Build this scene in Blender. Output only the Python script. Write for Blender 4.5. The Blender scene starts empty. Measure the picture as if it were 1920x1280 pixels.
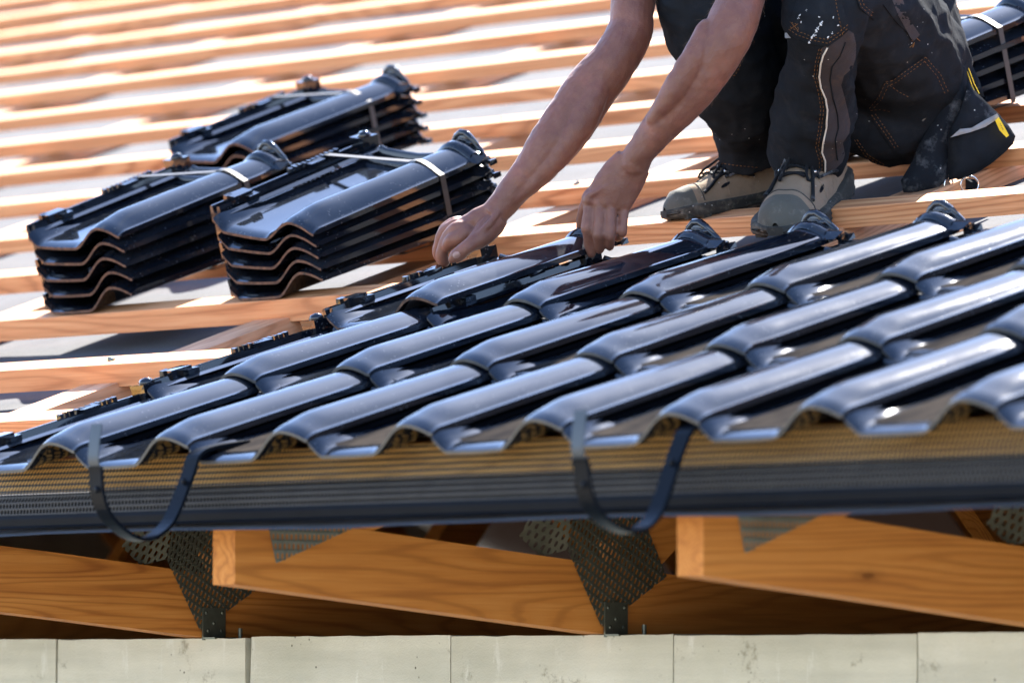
import bpy, bmesh, math, random
from mathutils import Vector, Matrix, noise
from mathutils.bvhtree import BVHTree
random.seed(7)
SC = bpy.context.scene
# ------------------------------------------------------------------ camera, sky, sun, exposure
PITCH = 0.3194                                  # roof slope, radians
YAW, TILT = 0.8197, 0.0586
CAM = Vector((6.3046, -5.0376, -0.324))
fwd = Vector((-math.sin(YAW)*math.cos(TILT), math.cos(YAW)*math.cos(TILT), math.sin(TILT)))
rgt = Vector((math.cos(YAW), math.sin(YAW), 0))
upv = rgt.cross(fwd)
cd = bpy.data.cameras.new("camera"); cam = bpy.data.objects.new("camera", cd)
SC.collection.objects.link(cam)
cam.matrix_world = Matrix((( rgt.x, upv.x, -fwd.x, CAM.x), (rgt.y, upv.y, -fwd.y, CAM.y),
                           (rgt.z, upv.z, -fwd.z, CAM.z), (0, 0, 0, 1)))
cd.lens = 200; cd.sensor_width = 36; cd.clip_start = .1; cd.clip_end = 3000
cd.dof.use_dof = True; cd.dof.focus_distance = 8.85; cd.dof.aperture_fstop = 5.2
SC.camera = cam
SUN = Vector((-.333, .64, .80)).normalized()       # towards the sun: high, behind the roof, a little left
sun_el = math.asin(SUN.z); sun_az = math.atan2(SUN.x, SUN.y)
w = bpy.data.worlds.new("World"); SC.world = w; w.use_nodes = True
nt = w.node_tree; bgn = nt.nodes["Background"]
sky = nt.nodes.new("ShaderNodeTexSky"); sky.sky_type = 'NISHITA'; sky.sun_disc = False
sky.sun_elevation = sun_el; sky.sun_rotation = sun_az; sky.dust_density = .6; sky.ozone_density = 2.2; sky.air_density = 1.1
# thin broken cloud over the blue
tc = nt.nodes.new("ShaderNodeTexCoord"); mp = nt.nodes.new("ShaderNodeMapping")
mp.inputs['Scale'].default_value = (1.6, 1.6, 5.0)
ns = nt.nodes.new("ShaderNodeTexNoise"); ns.inputs['Scale'].default_value = 1.5; ns.inputs['Detail'].default_value = 6
cr = nt.nodes.new("ShaderNodeValToRGB"); cr.color_ramp.elements[0].position = .52; cr.color_ramp.elements[1].position = .80
cr.color_ramp.elements[0].color = (0, 0, 0, 1); cr.color_ramp.elements[1].color = (.75, .75, .75, 1)
mxw = nt.nodes.new("ShaderNodeMix"); mxw.data_type = 'RGBA'
nt.links.new(tc.outputs['Generated'], mp.inputs[0]); nt.links.new(mp.outputs[0], ns.inputs['Vector'])
nt.links.new(ns.outputs[0], cr.inputs[0]); nt.links.new(cr.outputs[0], mxw.inputs['Factor'])
tint = nt.nodes.new('ShaderNodeMix'); tint.data_type = 'RGBA'; tint.blend_type = 'MULTIPLY'; tint.inputs['Factor'].default_value = 1
tint.inputs['B'].default_value = (.86, .96, 1.14, 1); nt.links.new(sky.outputs[0], tint.inputs['A'])
nt.links.new(tint.outputs['Result'], mxw.inputs['A']); mxw.inputs['B'].default_value = (4.2, 4.7, 5.6, 1)
# pale haze low over the horizon
sz = nt.nodes.new("ShaderNodeSeparateXYZ"); nt.links.new(tc.outputs['Generated'], sz.inputs[0])
hr = nt.nodes.new("ShaderNodeMapRange"); hr.interpolation_type = 'SMOOTHSTEP'; nt.links.new(sz.outputs['Z'], hr.inputs['Value'])
hr.inputs['From Min'].default_value = .08; hr.inputs['From Max'].default_value = .46; hr.inputs['To Min'].default_value = .8; hr.inputs['To Max'].default_value = 0
hz = nt.nodes.new("ShaderNodeMix"); hz.data_type = 'RGBA'; nt.links.new(hr.outputs[0], hz.inputs['Factor'])
nt.links.new(mxw.outputs['Result'], hz.inputs['A']); hz.inputs['B'].default_value = (5.8, 7.4, 9.8, 1)
nt.links.new(hz.outputs['Result'], bgn.inputs[0])
bgn.inputs[1].default_value = .070
sl = bpy.data.lights.new("sun", 'SUN'); sl.energy = 5.0; sl.angle = math.radians(.53); sl.color = (1, .94, .86)
so = bpy.data.objects.new("sun", sl); SC.collection.objects.link(so)
so.rotation_euler = SUN.to_track_quat('Z', 'Y').to_euler()
SC.view_settings.view_transform = 'Standard'; SC.view_settings.look = 'None'
SC.view_settings.exposure = 2.75; SC.view_settings.gamma = 1
try: SC.cycles.sample_clamp_indirect = 12
except Exception: pass

# ------------------------------------------------------------------ helpers
cp, sp = math.cos(PITCH), math.sin(PITCH)
ROOF = Matrix.Rotation(PITCH, 4, 'X')            # roof frame: u along eaves, v up the slope, n off the slope
def RP(u, v, n): return Vector((u, v*cp - n*sp, v*sp + n*cp))

def tag(o, label=None, cat=None, group=None, kind=None):
    if label: o['label'] = label
    if cat: o['category'] = cat
    if group: o['group'] = group
    if kind: o['kind'] = kind
    return o
def link(o, parent=None):
    SC.collection.objects.link(o)
    if parent: o.parent = parent
    return o
def empty(name, mat=None):
    o = bpy.data.objects.new(name, None); link(o); o.empty_display_size = .05
    if mat is not None: o.matrix_world = mat
    return o
class MB:
    def __init__(s): s.v = []; s.f = []; s.m = []; s.sm = []
    def add(s, vs, fs, mi=0, smooth=True):
        b = len(s.v); s.v += [tuple(v) for v in vs]
        for f in fs: s.f.append(tuple(b+i for i in f)); s.m.append(mi); s.sm.append(smooth)
    def box(s, c, d, M=None, mi=0, j=0):
        x, y, z = c; a, b, h = d[0]/2, d[1]/2, d[2]/2
        vs = [Vector((x+i*a, y+k*b, z+l*h)) for i in (-1, 1) for k in (-1, 1) for l in (-1, 1)]
        if j: vs = [v+Vector((random.uniform(-j, j), random.uniform(-j, j), random.uniform(-j, j))) for v in vs]
        if M: vs = [M @ v for v in vs]
        s.add(vs, [(0, 1, 3, 2), (4, 6, 7, 5), (0, 4, 5, 1), (2, 3, 7, 6), (0, 2, 6, 4), (1, 5, 7, 3)], mi, False)
    def grid(s, P, mi=0, smooth=True, flip=False, closed=False):
        n, m = len(P), len(P[0]); vs = [q for r in P for q in r]; fs = []
        for i in range(n-1):
            for k in range(m if closed else m-1):
                k2 = (k+1) % m
                f = (i*m+k, i*m+k2, (i+1)*m+k2, (i+1)*m+k)
                fs.append(f[::-1] if flip else f)
        s.add(vs, fs, mi, smooth)
    def tube(s, pts, r, n=8, mi=0, cap=True, flat=None):
        pts = [Vector(p) for p in pts]; R = []
        ref = Vector((0, 0, 1))
        if abs((pts[-1]-pts[0]).normalized().z) > .9: ref = Vector((1, 0, 0))
        for i, p in enumerate(pts):
            t = (pts[min(i+1, len(pts)-1)]-pts[max(i-1, 0)])
            t = t.normalized() if t.length > 1e-9 else Vector((0, 0, 1))
            a = t.cross(ref); a = a.normalized() if a.length > 1e-6 else Vector((1, 0, 0)); b = a.cross(t).normalized()
            rr = r[i] if isinstance(r, (list, tuple)) else r
            ra, rb = (rr, rr) if flat is None else (rr*flat[0], rr*flat[1])
            R.append([p+a*ra*math.cos(6.28318*k/n)+b*rb*math.sin(6.28318*k/n) for k in range(n)])
        s.grid(R, mi, True, True, True)
        if cap:
            s.add(R[0], [tuple(range(n))], mi, False); s.add(R[-1], [tuple(range(n))[::-1]], mi, False)
    def ball(s, c, r, mi=0, n=8, M=None):
        c = Vector(c); r = r if isinstance(r, (tuple, list)) else (r, r, r)
        G = []
        for i in range(n//2+1):
            th = math.pi*i/(n//2)
            ring = [Vector((r[0]*math.sin(th)*math.cos(6.28318*k/n), r[1]*math.sin(th)*math.sin(6.28318*k/n), r[2]*math.cos(th))) for k in range(n)]
            if M: ring = [M @ q for q in ring]
            G.append([c+q for q in ring])
        s.grid(G, mi, True, False, True)
    def mesh(s, name, mats):
        me = bpy.data.meshes.new(name); me.from_pydata(s.v, [], s.f)
        for m in (mats if isinstance(mats, (list, tuple)) else [mats]): me.materials.append(m)
        me.polygons.foreach_set('material_index', s.m); me.polygons.foreach_set('use_smooth', s.sm)
        me.update(); return me
    def build(s, name, mats, parent=None, mat=None):
        o = bpy.data.objects.new(name, s.mesh(name, mats)); link(o, parent)
        if mat is not None: o.matrix_world = mat
        return o

# ------------------------------------------------------------------ materials
class NM:
    def __init__(s, name):
        s.m = bpy.data.materials.new(name); s.m.use_nodes = True; s.t = s.m.node_tree
        s.b = s.t.nodes["Principled BSDF"]; s.out = s.t.nodes["Material Output"]
    def n(s, ty, **k):
        nd = s.t.nodes.new("ShaderNode"+ty)
        for a, v in k.items():
            if hasattr(nd, a) and a not in nd.inputs: setattr(nd, a, v)
            else: nd.inputs[a].default_value = v
        return nd
    def l(s, a, b): s.t.links.new(a, b)
    def coord(s, scale=(1, 1, 1), kind='Object', rand=True):
        tc = s.n('TexCoord'); mp = s.n('Mapping'); mp.inputs['Scale'].default_value = scale
        s.l(tc.outputs[kind], mp.inputs['Vector'])
        if rand:
            oi = s.n('ObjectInfo'); mu = s.n('Math', operation='MULTIPLY'); mu.inputs[1].default_value = 37.
            s.l(oi.outputs['Random'], mu.inputs[0])
            cx = s.n('CombineXYZ'); s.l(mu.outputs[0], cx.inputs[0]); s.l(mu.outputs[0], cx.inputs[1])
            s.l(cx.outputs[0], mp.inputs['Location'])
        return mp.outputs[0]
    def noise(s, vec, scale, detail=4, rough=.5, dist=0):
        q = s.n('TexNoise'); q.inputs['Scale'].default_value = scale; q.inputs['Detail'].default_value = detail
        q.inputs['Roughness'].default_value = rough; q.inputs['Distortion'].default_value = dist
        s.l(vec, q.inputs['Vector']); return q.outputs['Fac']
    def ramp(s, fac, stops):
        r = s.n('ValToRGB'); e = r.color_ramp.elements
        while len(e) > 1: e.remove(e[-1])
        for i, (p, c) in enumerate(stops):
            c = c if isinstance(c, (tuple, list)) else (c, c, c)
            q = e[0] if i == 0 else e.new(p)
            q.position = p; q.color = (*c, 1)
        s.l(fac, r.inputs[0]); return r.outputs[0]
    def mix(s, f, a, b, bt='MIX'):
        m = s.n('Mix', data_type='RGBA', blend_type=bt)
        for sock, v in ((m.inputs['Factor'], f), (m.inputs['A'], a), (m.inputs['B'], b)):
            if isinstance(v, bpy.types.NodeSocket): s.l(v, sock)
            elif isinstance(v, (int, float)): sock.default_value = v
            else: sock.default_value = (*v, 1)
        return m.outputs['Result']
    def math(s, op, a, b=0.):
        m = s.n('Math', operation=op)
        for i, v in enumerate((a, b)):
            if isinstance(v, bpy.types.NodeSocket): s.l(v, m.inputs[i])
            else: m.inputs[i].default_value = v
        return m.outputs[0]
    def bump(s, h, strength=.3, dist=.01):
        b = s.n('Bump'); b.inputs['Strength'].default_value = strength; b.inputs['Distance'].default_value = dist
        s.l(h, b.inputs['Height']); s.l(b.outputs[0], s.b.inputs['Normal'])
    def set(s, **k):
        for a, v in k.items():
            a = a.replace('_', ' ')
            if isinstance(v, bpy.types.NodeSocket): s.l(v, s.b.inputs[a])
            else: s.b.inputs[a].default_value = (*v, 1) if isinstance(v, (tuple, list)) else v
        return s

def glaze_mat(name='black_glaze', d0=.50, d1=.82, amt=.7, dc=(.022, .025, .030), s0=.50):
    k = NM(name)
    v = k.coord((1, 1, 1)); v2 = k.coord((3, 1.2, 3))
    oi = k.n('ObjectInfo')
    dustn = k.noise(v2, 9, 5, .6)
    speck = k.n('TexVoronoi'); speck.inputs['Scale'].default_value = 150; k.l(v, speck.inputs['Vector'])
    sp_ = k.ramp(speck.outputs['Distance'], [(0, 1.), (.16, .8), (.24, 0.)])
    sel = k.ramp(k.noise(v, 30, 2), [(s0, 0.), (s0+.1, 1.)])
    spots = k.math('MULTIPLY', sp_, sel)
    d = k.math('ADD', dustn, k.math('MULTIPLY', oi.outputs['Random'], .22))
    dust = k.ramp(d, [(d0, 0.), (d1, amt)])
    dust = k.math('MULTIPLY', dust, .6)
    col = k.mix(dust, (.004, .0055, .009), dc)
    col = k.mix(k.math('MULTIPLY', spots, .2), col, (.25, .26, .28))
    k.set(Base_Color=col, Roughness=k.math('ADD', k.math('MULTIPLY', dust, .06), .045), Specular_IOR_Level=.55)
    h = k.math('ADD', k.math('MULTIPLY', k.noise(v, 22, 2), .10), k.math('MULTIPLY', spots, .12))
    k.bump(h, .12, .002)
    return k.m
def clay_mat():
    k = NM('fired_clay_edge'); v = k.coord()
    c = k.ramp(k.noise(v, 120, 4), [(.3, (.02, .013, .010)), (.5, (.075, .038, .022)), (.7, (.12, .065, .036))])
    k.set(Base_Color=c, Roughness=.8); k.bump(k.noise(v, 300), .4, .002); return k.m
RIMG = None
def pan_mat():
    k = NM('dusty_glaze'); v = k.coord((2, .7, 2)); v1 = k.coord()
    dn = k.ramp(k.noise(v, 14, 6, .65), [(.38, .15), (.68, .9)])
    col = k.mix(dn, (.011, .011, .012), (.040, .034, .029))
    k.set(Base_Color=col, Roughness=k.math('SUBTRACT', .75, k.math('MULTIPLY', dn, -.15)), Specular_IOR_Level=0.)
    k.bump(k.noise(v1, 60, 3), .2, .003); return k.m
def wood_mat(name, lo, mid, hi, axis=0, rough=.62, grain=1., knots=True):
    k = NM(name); s = [34, 34, 34]; s[axis] = 1.4
    v = k.coord(tuple(s)); s2 = [9, 9, 9]; s2[axis] = .5; v2 = k.coord(tuple(s2)); v3 = k.coord()
    a = k.noise(v, 1.6, 6, .62, .6)
    s4 = [7.5, 7.5, 7.5]; s4[axis] = .55
    ct = k.noise(k.coord(tuple(s4)), 1.0, 1.5, .45)
    ring = k.math('SINE', k.math('MULTIPLY', k.math('ADD', ct, k.math('MULTIPLY', k.noise(k.coord(tuple(q*1.5 for q in s4)), 2.5, 3), .05)), 230.*grain))
    ring = k.math('ADD', k.math('MULTIPLY', ring, .5), .5)
    g = k.mix(.12, a, ring)
    base = k.ramp(g, [(.30, lo), (.5, mid), (.70, hi)])
    base = k.mix(k.ramp(ring, [(0, .42), (.08, .28), (.24, 0.)]), base, tuple(c*.6 for c in lo))
    fib = [260, 260, 260]; fib[axis] = 5; base = k.mix(k.ramp(k.noise(k.coord(tuple(fib)), 1, 3), [(.5, 0.), (.75, .45)]), base, lo)
    big = k.noise(k.coord(tuple([.7 if i == axis else 2 for i in range(3)])), 1.2, 2)
    base = k.mix(k.ramp(big, [(.35, 0.), (.65, .55)]), base, k.mix(.5, base, hi), 'MIX')
    oi = k.n('ObjectInfo')
    base = k.mix(k.math('MULTIPLY', oi.outputs['Random'], .35), base, tuple(c*f for c, f in zip(mid, (1.0, 1.08, 1.2))))
    if knots:
        ks = [8., 8., 8.]; ks[axis] = 2.6
        vo = k.n('TexVoronoi'); vo.inputs['Scale'].default_value = 1; vv = k.coord(tuple(ks)); k.l(vv, vo.inputs['Vector'])
        kn = k.ramp(k.math('ADD', vo.outputs['Distance'], k.math('MULTIPLY', k.noise(v3, 60), .05)), [(.035, .9), (.055, .7), (.07, .25), (.13, 0.)])
        base = k.mix(kn, base, tuple(c*.38 for c in lo))
    k.set(Base_Color=base, Roughness=rough, Specular_IOR_Level=.2)
    k.bump(k.math('ADD', a, k.math('MULTIPLY', k.noise(v3, 220), .3)), .35, .0015)
    return k.m
def fabric_mat(name, c1, c2, scale=900, rough=.9, dustc=(.22, .2, .18), dust=.25, spec=.12, sheen=.04):
    k = NM(name); v = k.coord(rand=False)
    a = k.noise(v, 14, 6, .65); b = k.noise(v, scale, 2)
    col = k.mix(a, c1, c2); col = k.mix(k.math('MULTIPLY', k.ramp(k.noise(v, 26, 7, .7), [(.52, 0.), (.75, 1.)]), dust), col, dustc)
    fl = k.n('TexVoronoi'); fl.inputs['Scale'].default_value = 75; k.l(v, fl.inputs['Vector'])
    fm = k.math('MULTIPLY', k.ramp(fl.outputs['Distance'], [(.07, 1.), (.10, 0.)]), k.ramp(k.noise(v, 9, 2), [(.56, 0.), (.60, 1.)]))
    col = k.mix(fm, col, (.5, .5, .48))
    k.set(Base_Color=col, Roughness=rough, Specular_IOR_Level=spec)
    k.b.inputs['Sheen Weight'].default_value = sheen; k.b.inputs['Sheen Roughness'].default_value = .4
    k.bump(k.math('ADD', k.math('MULTIPLY', b, .4), k.noise(v, 60, 5)), .45, .0025); return k.m
def plain(name, col, rough=.5, metal=0., spec=.5, var=.25, sc=40, bs=.1):
    k = NM(name); v = k.coord()
    a = k.noise(v, sc, 5, .6)
    k.set(Base_Color=k.mix(a, tuple(c*(1-var) for c in col), tuple(min(1, c*(1+var)) for c in col)), Roughness=rough, Metallic=metal, Specular_IOR_Level=spec)
    k.bump(a, bs, .002); return k.m
GLAZE, CLAY, PAN = glaze_mat(), clay_mat(), pan_mat()
RIMG = plain('glazed_tile_nose', (.055, .054, .050), .45, 0, .5, .5, 90)
BATTEN = wood_mat('fresh_batten_timber', (.36, .12, .042), (.60, .27, .115), (.70, .38, .18), 0)
COUNTER = wood_mat('counter_batten_timber', (.42, .19, .09), (.58, .30, .16), (.68, .40, .24), 1)
TRUSS = wood_mat('truss_timber', (.31, .095, .019), (.50, .19, .038), (.59, .255, .065), 1, grain=1.0)
FASCIA = wood_mat('eaves_board_timber', (.62, .31, .07), (.84, .47, .13), (.88, .55, .2), 0)

def underlay_mat():
    k = NM('underlay_fleece'); v = k.coord(rand=False)
    c = k.ramp(k.noise(v, 5, 6, .6), [(.3, (.078, .082, .090)), (.7, (.112, .116, .124))])
    weave = k.noise(v, 420, 2)
    c = k.mix(.25, c, k.ramp(weave, [(.4, .06), (.6, .13)]))
    k.set(Base_Color=c, Roughness=.9, Specular_IOR_Level=.05)
    k.bump(k.math('ADD', k.noise(v, 9, 4), k.math('MULTIPLY', weave, .2)), .4, .01)
    tr = k.n('BsdfTranslucent'); tr.inputs['Color'].default_value = (.5, .30, .22, 1)
    ms = k.n('MixShader'); ms.inputs[0].default_value = .004
    k.l(k.b.outputs[0], ms.inputs[1]); k.l(tr.outputs[0], ms.inputs[2]); k.l(ms.outputs[0], k.out.inputs[0])
    return k.m
UNDER = underlay_mat()
def perf_mat(name, col, sx, sz, hw, hh, metal=.6, rough=.4, plane=('X', 'Z'), rot=0.):
    """sheet metal with staggered rows of punched slots (real see-through holes)"""
    k = NM(name); tc = k.n('TexCoord'); mp = k.n('Mapping'); mp.inputs['Rotation'].default_value = (rot, 0, 0)
    k.l(tc.outputs['Object'], mp.inputs[0])
    sx_ = k.n('SeparateXYZ'); k.l(mp.outputs[0], sx_.inputs[0])
    a = k.math('DIVIDE', sx_.outputs[plane[0]], sx); b = k.math('DIVIDE', sx_.outputs[plane[1]], sz)
    row = k.math('FLOOR', b); odd = k.math('MULTIPLY', k.math('MODULO', k.math('ABSOLUTE', row), 2.), .5)
    fa = k.math('FRACT', k.math('ADD', a, odd)); fb = k.math('FRACT', b)
    da = k.math('DIVIDE', k.math('ABSOLUTE', k.math('SUBTRACT', fa, .5)), hw)
    db = k.math('DIVIDE', k.math('ABSOLUTE', k.math('SUBTRACT', fb, .5)), hh)
    r = k.math('ADD', k.math('POWER', da, 3.), k.math('POWER', db, 3.))
    hole = k.math('LESS_THAN', r, 1.)
    v = k.coord(); n_ = k.noise(v, 30, 4)
    k.set(Base_Color=k.mix(n_, tuple(c*.6 for c in col), tuple(c*1.3 for c in col)), Metallic=metal, Roughness=rough, Specular_IOR_Level=.2)
    k.bump(k.math('MINIMUM', r, 2.), .6, .0015)
    tr = k.n('BsdfTransparent'); ms = k.n('MixShader')
    k.l(hole, ms.inputs[0]); k.l(k.b.outputs[0], ms.inputs[1]); k.l(tr.outputs[0], ms.inputs[2]); k.l(ms.outputs[0], k.out.inputs[0])
    return k.m
MESHM = perf_mat('perforated_vent_sheet', (.050, .045, .038), .0075, .0085, .33, .35, 0., .6)
PLATE = perf_mat('nail_plate_steel', (.12, .125, .10), .0085, .0135, .17, .33, .6, .5, ('Y', 'Z'), .5)
PLATE2 = perf_mat('nail_plate_steel_gable', (.20, .22, .20), .0085, .0135, .20, .32, .6, .5, ('Y', 'Z'), 0)
BLACKM = plain('black_coated_metal', (.003, .0045, .007), .32, .0, .08, .4, 25, .05)
GALV = plain('galvanised_steel', (.16, .18, .15), .45, .8, .5, .3, 60)
STRAP = plain('steel_strapping', (.05, .046, .042), .45, .3, .5, .3, 50)

def block_mat():
    k = NM('aerated_concrete'); v = k.coord(); vz = k.coord((1.2, 1, 14))
    a = k.ramp(k.noise(v, 5, 6, .6), [(.3, (.51, .50, .395)), (.7, (.64, .625, .52))])
    a = k.mix(k.ramp(k.noise(vz, 2.2, 5), [(.4, 0.), (.7, .35)]), a, (.29, .29, .235))
    st = k.ramp(k.noise(v, 16, 4, .7), [(.70, 0.), (.78, .6)]); a = k.mix(st, a, (.20, .18, .12))
    po = k.n('TexVoronoi'); po.inputs['Scale'].default_value = 48; k.l(v, po.inputs['Vector'])
    pm = k.math('MULTIPLY', k.ramp(po.outputs['Distance'], [(.05, 1.), (.11, 0.)]), k.ramp(k.noise(v, 7, 2), [(.52, 0.), (.62, 1.)]))
    sm = k.ramp(k.noise(v, 11, 7, .75), [(.60, 0.), (.68, .8)]); a = k.mix(sm, a, (.22, .20, .14))
    wh = k.ramp(k.noise(k.coord((9, 1, 2)), 3, 6, .7), [(.60, 0.), (.70, .6)]); a = k.mix(wh, a, (.72, .72, .65))
    a = k.mix(pm, a, (.12, .11, .08))
    k.set(Base_Color=a, Roughness=.95)
    h = k.math('SUBTRACT', k.noise(v, 260, 5, .7), k.math('MULTIPLY', pm, 1.5))
    k.bump(h, .5, .003); return k.m
BLOCK = block_mat()

# ------------------------------------------------------------------ ground far below
def ground():
    k = NM('ground_soil_and_grass'); v = k.coord(rand=False)
    c = k.ramp(k.noise(v, .35, 8, .6), [(.35, (.15, .13, .09)), (.5, (.25, .22, .165)), (.68, (.32, .29, .22))])
    k.set(Base_Color=c, Roughness=.95)
    m = MB(); m.add([(-900, -900, -3.2), (900, -900, -3.2), (900, 900, -3.2), (-900, 900, -3.2)], [(0, 1, 2, 3)], 0, False)
    tag(m.build('ground', k.m), kind='structure')
ground()

# ------------------------------------------------------------------ wall of aerated blocks
WY, WZ = .85, -.262
wall = empty('block_wall', Matrix.Translation((0, WY, -3.2)))
tag(wall, 'pale aerated concrete block wall under the roof overhang', 'wall')
def block(x0, x1, z0, z1, skewl=0, skewr=0, y0=WY, y1=WY+.3):
    m = MB(); g = .0012
    nx = 14; nz = 6; G = []
    for i in range(nz+1):
        t = i/nz; z = z0+g+(z1-z0-2*g)*t; row = []
        for k in range(nx+1):
            s = k/nx; a = x0+g+skewl*t; b = x1-g+skewr*t; x = a+(b-a)*s
            e = 0
            if i == nz: e = -.0035*abs(noise.noise(Vector((x*40, 3, 1))))
            y = y0+.0015*noise.noise(Vector((x*20, z*20, 0)))
            row.append(Vector((x, y, z+e)))
        G.append(row)
    m.grid(G, 0, False)
    top = G[-1]; m.grid([top, [Vector((p.x, y1, p.z)) for p in top]], 0, False)
    L = [r[0] for r in G]; m.grid([L, [Vector((p.x, y1, p.z)) for p in L]], 0, False)
    Rr = [r[-1] for r in G]; m.grid([[Vector((p.x, y1, p.z)) for p in Rr], Rr], 0, False)
    o = m.build('concrete_block', BLOCK); o.parent = wall; o.matrix_parent_inverse = wall.matrix_world.inverted()
js = [-3.6, -3.1, -2.6, -2.1, -1.605, -1.108, -.622, -.139, .346, .834, 1.33, 1.83, 2.33, 2.83, 3.3]
for a, b in zip(js, js[1:]):
    dz = random.uniform(-.002, .002)
    sl_, sr_ = 0, 0
    if abs(a+.622) < .01: sl_ = .012; dz = .0015
    if abs(b+.622) < .01: sr_ = -.002; dz = -.001
    if abs(a+1.108) < .01: sl_ = .004
    block(a, b, WZ-.255, WZ+dz, sl_, sr_)
for zz in (-.515,):
    for a, b in zip(js, js[1:]): block(a+.22, b+.22, zz-.255, zz)
m = MB()
m.box((-.15, WY+.153, -.776-.0-1.2), (6.9, .29, 2.4)); m.box((-8.5, WY+.153, -1.74), (9.8, .29, 2.95)); m.box((3.9, WY+.153, -1.74), (1.15, .29, 2.95))
m.box((-4.5, 13.5, -1.55), (17.6, .3, 3.0))
for gx in (-12.75, 3.45):
    g = [(.9, -.3), (.9, (.9*sp-.128)/cp), (6.95, (6.95*sp-.128)/cp), (13.6, -.16), (13.6, -3.2), (.9, -3.2)]
    m.add([(gx, *q) for q in g]+[(gx+.1, *q) for q in g], [tuple(range(6)), tuple(range(11, 5, -1))]+[(i, (i+1) % 6, 6+(i+1) % 6, 6+i) for i in range(6)], 0, False)
o = m.build('wall_core', BLOCK); o.parent = wall; o.matrix_parent_inverse = wall.matrix_world.inverted()

# ------------------------------------------------------------------ roof timber: battens, counter battens, trusses, underlay
BT = -.055; BH = .030; BW = .060
U0, U1 = -12.8, 3.6
bv = [.145, .372, .715, 1.097, 1.459, 1.815, 2.177, 2.532, 2.887, 3.246, 3.604, 3.958, 4.312, 4.655, 5.0, 5.355, 5.71, 6.07, 6.42, 6.78]
ords = ['first', 'second', 'third', 'fourth', 'fifth', 'sixth', 'seventh', 'eighth', 'ninth', 'tenth', 'eleventh', 'twelfth', 'thirteenth', 'fourteenth', 'fifteenth', 'sixteenth', 'seventeenth', 'eighteenth']
rx_ = [-.86+.93*k for k in range(-12, 5)]
for i, v0 in enumerate(bv):
    BH_ = .037 if i <= 3 else (.032 if i == 4 else .029)
    m = MB(); n = 110; G = []
    sd = i*13.7
    for k in range(n+1):
        u = U0+(U1-U0)*k/n
        wv = .003*noise.noise(Vector((u*.8, sd, 0))); wn = .002*noise.noise(Vector((u*.9, sd, 5)))
        c = .0015
        a, b, t, q = v0+wv, v0+BW+wv, BT+wn, BT-BH_+.0006*noise.noise(Vector((u*3, sd, 9)))
        G.append([Vector((u, a+c, t)), Vector((u, b-c, t)), Vector((u, b, t-c)), Vector((u, b, q)), Vector((u, a, q)), Vector((u, a, t-c))])
    for j in range(6): m.grid([[r[j] for r in G], [r[(j+1) % 6] for r in G]], 0, False)
    m.add(G[0], [(0, 1, 2, 3, 4, 5)], 0, False); m.add(G[-1], [(5, 4, 3, 2, 1, 0)], 0, False)
    if i >= 5:      # frayed bark slivers here and there along the back edge
        for _ in range(0): pass
    o = m.build('roof_batten', BATTEN, None, ROOF)
    if 2 <= i <= 8:
        for q in rx_:
            if -4.2 < q < (2.3 if i > 3 else .2):
                mm = MB(); mm.tube([(q+.044+random.uniform(-.012, .012), v0+.03, BT-.001), (q+.044, v0+.03, BT+.0022)], .0042, 8)
                nh = mm.build('nail_head', GALV, None); nh.parent = o
    if i <= 2: lb = ['fir batten at the very edge of the eaves, under the lowest row of tiles', 'fir batten hidden under the heads of the lowest row of tiles', 'fir batten whose bare left end runs into the second row of laid tiles'][i]
    elif i == 3: lb = 'fir batten carrying the fronts of the two nearest tile stacks'
    elif i == 4: lb = 'fir batten that the worker stands on in his boots'
    else: lb = 'bare fir batten, %s one up the slope above the batten with the boots' % ords[i-5]
    tag(o, lb, 'batten', 'battens nailed across the roof')
# underlay: slightly sagging membrane, folded over the ridge
UNN = -.122
m = MB(); G = []
for i in range(61):
    v = -.02+7.3*i/60; row = []
    for k in range(201):
        u = U0+(U1-U0)*k/200
        ph = ((u+.835) / .93) % 1.0
        sag = -.004*math.sin(math.pi*ph)**2
        nn = UNN+sag+.0022*noise.noise(Vector((u*5, v*4, 2)))
        row.append(RP(u, v, nn))
    G.append(row)
for r in ((7.3, 0), ):
    ridge = G[-1]
    G2 = [ridge, [Vector((p.x, 2*ridge[0].y-.0, -.2)) for p in ridge]]
m.grid(G, 0, True, True)
m.grid([G[-1], [Vector((p.x, 13.9, -.2)) for p in G[-1]]], 0, True, True)
tag(m.build('roofing_membrane', UNDER), 'grey underlay membrane stretched beneath the battens', 'underlay')
# counter battens along the slope + trusses below
rx = [-.86+.93*k for k in range(-12, 5)]
for k, u in enumerate(rx):
    m = MB(); n = 16; w_ = .088
    for j in range(n):
        a, b = .10+j*7.15/n, .10+(j+1)*7.15/n
        jj = .0
        m.add([(u, a, -.1205), (u+w_, a, -.1205), (u+w_, b, -.1205), (u, b, -.1205), (u, a, BT-.0305), (u+w_, a, BT-.0305), (u+w_, b, BT-.0305), (u, b, BT-.0305)],
              [(4, 5, 6, 7), (1, 2, 6, 5), (0, 4, 7, 3)], 0, False)
    m.add([(u, .10, -.1205), (u+w_, .10, -.1205), (u+w_, .10, BT-.0305), (u, .10, BT-.0305)], [(0, 1, 2, 3)], 0, False)
    o = m.build('counter_batten', COUNTER, None, ROOF)
    q = k-12
    lb = {0: 'counter batten running up between the two left tile stacks and the laid tiles', 1: 'counter batten running up the slope behind the right side of the boots',
          -1: 'counter batten showing just left of the leftmost tile stack'}.get(q)
    if not lb: lb = ('counter batten %s to the left of the leftmost tile stack' % ords[-q-1]) if q < 0 else 'counter batten %s to the right of the worker' % ords[q-2]
    tag(o, lb, 'counter batten', 'counter battens up the slope')
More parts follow.
